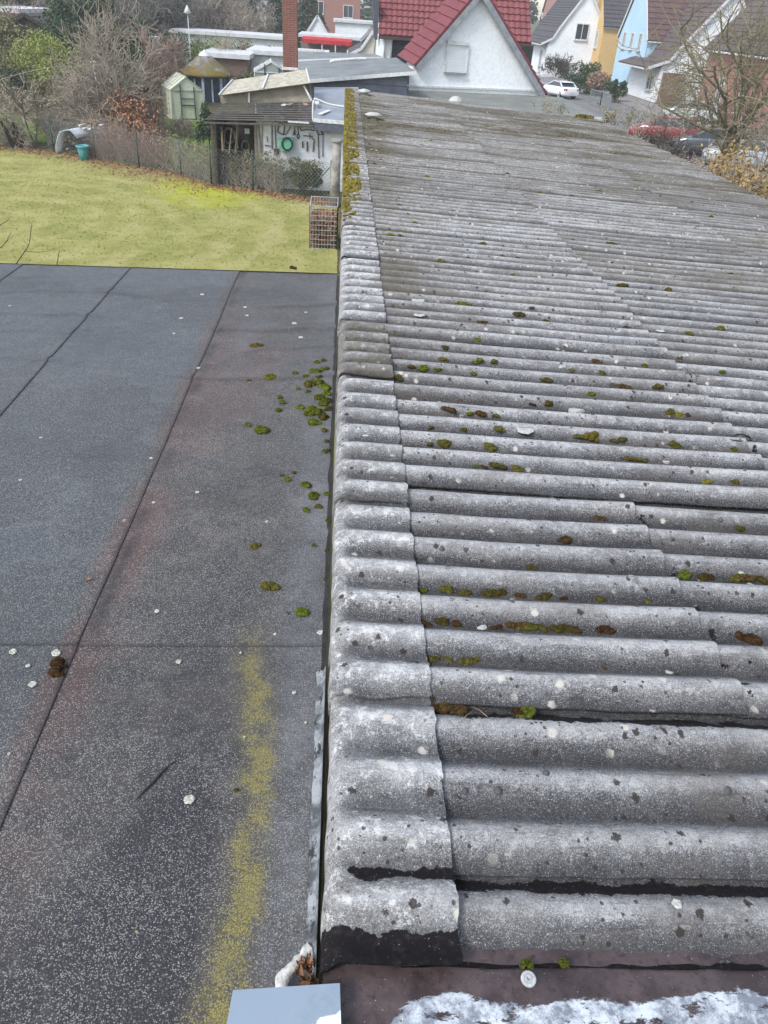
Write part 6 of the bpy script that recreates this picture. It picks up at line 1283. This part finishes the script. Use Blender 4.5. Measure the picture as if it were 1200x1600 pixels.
bare_tree('bare_tree', 'spreading pinkish bare tree behind the greenhouse', A_(232,130,56).xy.to_3d()+Vector((0,0,GZ)), 5.2, 'pink', 23, 5, (6,6,5,3), 4, .08, .2, .03, .5, .012)
bare_tree('bare_tree', 'small tan bare fruit tree in front of the brown brick outbuilding', A_(352,125,66).xy.to_3d()+Vector((0,0,GZ)), 4.2, 'tan', 24, 2, (6,6,5,3), 4, .09, .2, .02, .5, .010)
bare_tree('bare_shrub', 'tangled dun shrub below the tall bare tree', G(140,212), 3.2, 'dun', 31, 9, (5,5,4), 3, .03, .18, .03, .55, .010, cat='shrub')
bare_tree('bare_shrub', 'pale tangled shrub between the sapling and the copper beech', G(112,195), 3.2, 'tan', 32, 8, (5,5,4), 3, .03, .2, .03, .5, .010, cat='shrub')
for k_, (px, py, Y1, h_, bk, lb) in enumerate(((262,60,92,9.5,'grey','broad grey bare tree above the garage row, left one'),(300,60,100,10,'grey','broad grey bare tree above the garage row, middle one'),(335,60,96,8.5,'dun','pale brown bare tree above the garage row, right one'),(225,60,88,9,'grey','dark grey bare tree at the top between the hut and the garage row'),(368,60,110,9,'dun','dun bare tree at the right end above the garage row'),(180,60,84,9,'grey','grey bare tree behind the tall bare tree at the top'),(125,50,92,10,'grey','grey bare tree among the dark conifers at the top left'))):
    bare_tree('bare_tree', lb, A_(px,py,Y1).xy.to_3d()+Vector((0,0,GZ)), h_, bk, 40+k_, 3, (7,6,5,4), 4, .14, .2, .04, .4, .020)
for k_, (px, py, h_, bk, lb) in enumerate(((78,226,2.0,'dun','tangled shrub right of the thin dark sapling'),(166,225,2.2,'tan','pale low shrub just left of the copper beech'),(240,214,2.3,'pink','reddish shrub between the copper beech and the greenhouse'),(128,178,2.6,'tan','pale shrub on the far lawn below the dark evergreens'),(92,208,1.6,'dun','small grey shrub behind the covered wood pile'),(285,214,1.2,'tan','tiny pale shrub on the garden lawn before the greenhouse'))):
    bare_tree('bare_shrub', lb, G(px, py), h_, bk, 160+k_, 9, (5,5,4), 3, .025, .2, .02, .6, .009, cat='shrub')
e, out = bare_tree('copper_beech', 'low beech with copper brown leaves still hanging, beside the greenhouse', G(212,222), 3.4, 'dark', 51, 4, (6,5,4), 3, .05, .18, .0, .7, .010)
rs = np.random.RandomState(6); tips = np.array([tuple(p) for lv, pts, r_ in out if lv >= 2 for p in pts]); tips = tips[tips[:,2] < GZ+2.3]
C = tips[rs.randint(0, len(tips), 3400)]+rs.normal(0, .13, (3400,3)); quads(C, .055, MCO, 'leaves', e, seed=8)
def hedge(name, label, p, q, h, d, mat, n_, size, seed, twig='dun', cat='hedge', ntw=160, tw=.012):
    p, q = Vector(p), Vector(q); e = empty(name, (p+q)/2, label, cat); rs = np.random.RandomState(seed); t = rs.uniform(0,1,n_); L = (q-p).length; ax = (q-p).normalized(); nx_ = Vector((-ax.y, ax.x, 0))
    hh = h*(1+.25*np.interp(t, np.linspace(0,1,14), rs.uniform(-1,1,14))); z = rs.uniform(0,1,n_)**.8; o_ = rs.normal(0, .33, n_)*d*(1-.4*z)
    C = np.stack([p.x+ax.x*L*t+nx_.x*o_, p.y+ax.y*L*t+nx_.y*o_, GZ+z*hh], -1); quads(C, size, mat, 'foliage', e, seed=seed)
    rr = random.Random(seed); m = MB()
    for i in range(ntw):
        s_ = p.lerp(q, rr.random())+nx_*rr.gauss(0, d*.25); a = s_+Vector((rr.gauss(0,.3), rr.gauss(0,.15), h*rr.uniform(.3,.7))); b = a+Vector((rr.gauss(0,.4), rr.gauss(0,.2), h*rr.uniform(-.1,.5))); m.tube([s_, a, b], [tw, tw*.8, tw*.5], 3, False)
    m.build('stems', BK[twig], e); return e
hedge('bramble_hedge', 'reddish brown leafless bramble hedge along the fence below the copper beech', G(142,240), G(268,262), 1.35, .9, MBR, 2600, .04, 61, 'pink', ntw=420, tw=.009)
hedge('twiggy_hedge', 'olive green and brown twiggy hedge along the fence in front of the tool shed bay', G(268,262), G(345,284), 1.15, .8, MOL, 2200, .045, 62, 'tan', ntw=200, tw=.009)
hedge('twiggy_hedge', 'browner twiggy hedge along the fence in front of the left end of the white wall', G(348,284), G(440,300), 1.25, .7, MOL, 1800, .045, 63, 'tan', ntw=200, tw=.009)
leafy('round_bush', 'dense green bush with yellowish top behind the fence beside the stone post', G(476,303), (1.0,.7,.72), leafmat('olive_box_leaf', (.07,.085,.035), (.17,.165,.06)), 64, 5200, .04, 22, cat='bush', stem=.03)
leafy('dark_bush', 'dark leafy bush between the greenhouse and the tool shed', A_(325,190,40).xy.to_3d()+Vector((0,0,GZ)), (.75,.6,1.2), MDK, 65, 1600, .07, 14, cat='bush', stem=.03)
leafy('light_conifer', 'bright yellow green conifer in the middle of the dark evergreens at the left', A_(84,130,56).xy.to_3d()+Vector((0,0,GZ)), (2.7,1.8,2.1), MLT, 66, 9000, .065, 40, cat='conifer')
leafy('light_conifer', 'duller yellow green conifer left of the brightest one', A_(38,130,58).xy.to_3d()+Vector((0,0,GZ)), (2.0,1.6,1.7), MOL, 67, 7000, .065, 30, cat='conifer')
for k_, (px, Y1, rad, mt, lb) in enumerate(((120,62,(2.4,2,3.5),MDK,'tall dark evergreen right of the yellow green conifer'),(152,66,(2.4,2,3.9),MDK,'dark evergreen behind the tall bare tree'),(196,50,(1.3,1.2,2.5),MDK,'narrow dark evergreen left of the greenhouse'),(100,48,(1.9,1.4,1.3),MDK,'low dark evergreen below the yellow green conifer'),(150,48,(1.8,1.4,1.2),MBL,'low dark evergreen with blue cast behind the white garden post'),(62,46,(1.2,1.,1.1),MOL,'low olive bush left of the dark low evergreen'),(6,60,(2.2,1.5,2.6),MOL,'olive evergreen at the left picture edge'),(280,78,(3.,2,1.9),MDK,'dark evergreen under the left end of the garage row'),(318,70,(2.4,1.6,1.9),MGN,'green laurel left of the garage row hedge'),(350,72,(2.6,1.6,1.8),MGN,'green laurel in the middle of the garage row hedge'),(420,70,(2.4,1.6,1.7),MGN,'green laurel left of the chimney'),(385,74,(2.2,1.6,1.7),MOL,'olive laurel behind the square headed lamp'),(475,70,(1.,1.,1.4),MGN,'little green shrub right of the chimney'),(408,56,(1.5,1.2,1.45),MGN,'glossy green shrub behind the small glasshouse'),(428,50,(1.3,1.,1.0),MBL,'grey green shrub in front of the small glasshouse'),(388,57,(1.1,1.,1.2),MDK,'dark green shrub left of the small glasshouse'),(378,130,(2.2,2,4.2),MDK,'small dark evergreen in front of the hazy houses'),(250,90,(4,2.5,5),MDK,'dark evergreen behind the grey bare trees'),(70,95,(5,3,6),MDK,'large dark evergreen at the top left'),(170,100,(5,3,6.6),MBL,'large bluish evergreen at the top behind the bare trees'),(95,60,(2.2,1.6,2.6),MDK,'dark bushy evergreen right behind the yellow green conifer'),(215,62,(1.9,1.5,2.4),MDK,'dark bushy evergreen behind the greenhouse'),(165,46,(1.5,1.2,1.5),MDK,'dark low evergreen behind the copper beech'),(20,48,(1.4,1.2,1.2),MDK,'dark low evergreen at the left edge behind the tan shrub'))):
    bs = A_(px, 100, Y1).xy.to_3d(); bs.z = GZ; leafy('evergreen_shrub' if rad[2] < 2.7 else 'evergreen_tree', lb, bs, rad, mt, 70+k_, 7000 if rad[2] > 2 else 3600, .06+.02*rad[2]*.6, 30, cat='shrub' if rad[2] < 2.7 else 'tree')
for k_, (px, Y1, h_, r_, mt, lb) in enumerate(((430,118,9.5,1.7,MDK,'narrow dark thuja just left of the brick chimney'),(481,122,11,2.2,MDK,'broad dark thuja just right of the brick chimney'),(548,175,17,6.0,MBL,'large blue green spruce left of the red roofed house'),(525,165,13,4.0,MBL,'second blue green spruce behind the brick house'),(500,112,5,2.6,MDK,'low dark conifer beside the brick house'),(305,118,12,3.4,MBL,'hazy conifer above the garage row'),(345,125,10.5,3.,MDK,'dark conifer above the right part of the garage row'),(215,120,12,4,MDK,'dark pointed conifer behind the grey trees'),(395,140,7,2.,MDK,'small pointed conifer in front of the hazy low buildings'))):
    bs = A_(px, 60, Y1).xy.to_3d(); bs.z = GZ; conifer('spruce' if h_ > 12 else 'thuja', lb, bs, h_, r_, mt, 90+k_, 3600, .16+.012*h_)
# far wood closing the view
rs = np.random.RandomState(12); CC = []
for k_ in range(150):
    Y1 = rs.uniform(190, 330); x = -Y1*rs.uniform(-.45, .75) if k_ % 2 else -Y1*rs.uniform(.12,.62); CC.append(crown_pts((x, Y1, GZ+6.5), (rs.uniform(5,8), 4, rs.uniform(6,9)), 520, 12, 500+k_))
tag(quads(np.concatenate(CC), .60, leafmat('far_wood', (.055,.065,.055), (.12,.11,.095), .12), 'distant_wood', seed=2), 'dark distant wood closing the view behind the gardens', 'wood', kind='stuff')

# ---- right side
TB = atY(1105, 262, 37); 
e, out = bare_tree('bare_tree', 'large olive green bare tree with a mossy forked trunk beyond the right eave', (TB.x+.9, 37, GZ), 8.4, 'olive', 111, 3, (7,5,4,3), 4, .24, .18, .03, .28, .0115, first=.55, lean=(-.10,0))
bare_tree('bare_tree', 'finely twigged brown bare tree at the right picture edge', (A_(1195,200,33).x+.5, 33, GZ), 5.0, 'dun', 113, 2, (5,5,3,2), 4, .08, .2, .02, .35, .010)
bare_tree('bare_tree', 'slender bare tree in front of the low white house', (A_(1072,200,50).x, 50, GZ), 6.0, 'dun', 114, 2, (5,4,3,2), 4, .07, .19, .03, .3, .010)
bare_tree('bare_shrub', 'dark twiggy shrub in front of the red car', (A_(1040,225,36).x, 36, GZ), 3.3, 'dark', 115, 11, (6,5,4), 3, .035, .2, .02, .6, .012, cat='shrub')
bare_tree('bare_shrub', 'reddish twiggy shrub just beyond the roof eave', (A_(1010,215,33).x, 33, GZ), 3.4, 'dun', 116, 10, (6,5,3), 3, .03, .2, .02, .55, .010, cat='shrub')
bare_tree('bare_shrub', 'tangled brown shrub right of the big tree trunk', (A_(1140,250,31).x, 31, GZ), 3.6, 'dun', 117, 7, (5,4,3), 3, .03, .2, .02, .55, .010, cat='shrub')
hedge('beech_hedge', 'yellow brown leafy hedge at the lower right beyond the eave', (A_(1120,285,24).x, 24.5, GZ), (A_(1215,300,19).x, 18.5, GZ), 3.0, 1.2, leafmat('yellow_brown_leaf', (.22,.14,.06), (.34,.25,.11)), 5200, .06, 118, 'dun', ntw=420, tw=.012)
hedge('beech_hedge', 'reddish twiggy hedge along the eave below the cars', (A_(1000,215,36).x, 34, GZ), (A_(1120,275,26).x, 26, GZ), 1.9, 1.0, MBR, 2400, .05, 119, 'pink', ntw=420, tw=.011)
for k_, (px, py, rad, mt, lb) in enumerate(((905,146,(1.9,1.6,1.7),MDK,'round dark evergreen shrub right of the white car'),(932,150,(1.6,1.3,1.1),MBR,'brown dry shrub beside the round dark evergreen'),(922,148,(1.3,1.,.9),MGN,'low green shrub behind the mesh fence panels'),(960,160,(1.2,1.2,1.2),MDK,'dark shrub at the wall of the low white house'),(826,106,(1.8,1.5,1.9),MDK,'clipped dark hedge block in front of the pink house'))):
    leafy('garden_shrub', lb, G(px, py), rad, mt, 130+k_, 2400, .11, 16, cat='shrub')
q = A_(880,118,100); bare_tree('climbing_shrub', 'dark climbing shrub on the wing of the yellow house', (q.x, 104, GZ), 3.4, 'dark', 140, 6, (5,5,4), 3, .05, .2, .02, .4, .03, cat='shrub')
# weeds on the annex roof and along the far eave
for k_, (px, py, lb) in enumerate(((850,176,'dry seeding weed on the annex roof, left one'),(868,181,'dry seeding weed on the annex roof, right one'),(972,196,'tall bare weed at the far corner of the corrugated roof'),(958,190,'shorter weed at the far corner of the corrugated roof'))):
    p = atZ(px, py, FRZ) if px < 900 else atY(px, py+6, 20.9); e = empty('dry_weed', p, lb, 'weed'); rr = random.Random(k_); m = MB(); C = []
    for i in range(9):
        b = p+Vector((rr.gauss(0,.22), rr.gauss(0,.15), 0)); t = b+Vector((rr.gauss(0,.25), rr.gauss(0,.15), rr.uniform(.5,1.15)*(.42 if px > 900 else .6))); m.tube([b, b.lerp(t,.5)+Vector((rr.gauss(0,.04),0,0)), t], [.012,.008,.005], 3, False)
        C += [tuple(b.lerp(t, rr.uniform(.25,1))+Vector((rr.gauss(0,.07),rr.gauss(0,.07),rr.gauss(0,.05)))) for _ in range(16)]
    m.build('stems', BK['dun'], e); quads(np.array(C), .035, MOL, 'seed_heads', e, seed=k_)['kind'] = 'stuff'
p = atY(960, 205, 20.25); C = crown_pts((5.75, 20.1, zroof(5.75,20.1)+.06), (.30,.14,.13), 700, 10, 3); tag(quads(C, .03, MY, 'corner_moss', seed=4), 'orange brown moss and grass tuft on the far right corner of the corrugated roof', 'moss')

# ---- damp winter air
n = bpy.data.materials.new('damp_air'); n.use_nodes = True; nt = n.node_tree; nt.nodes.remove(nt.nodes['Principled BSDF']); pv_ = nt.nodes.new('ShaderNodeVolumePrincipled'); pv_.inputs['Density'].default_value = .0008; pv_.inputs['Color'].default_value = (.9,.93,.97,1); nt.links.new(pv_.outputs[0], nt.nodes['Material Output'].inputs['Volume'])
m = MB(); m.box(-260, 330, -12, 372, GZ-1.0, 26); hz = m.build('haze', n); tag(hz, kind='stuff'); hz['label'] = 'thin damp winter haze over the gardens and far houses'; hz['category'] = 'haze'
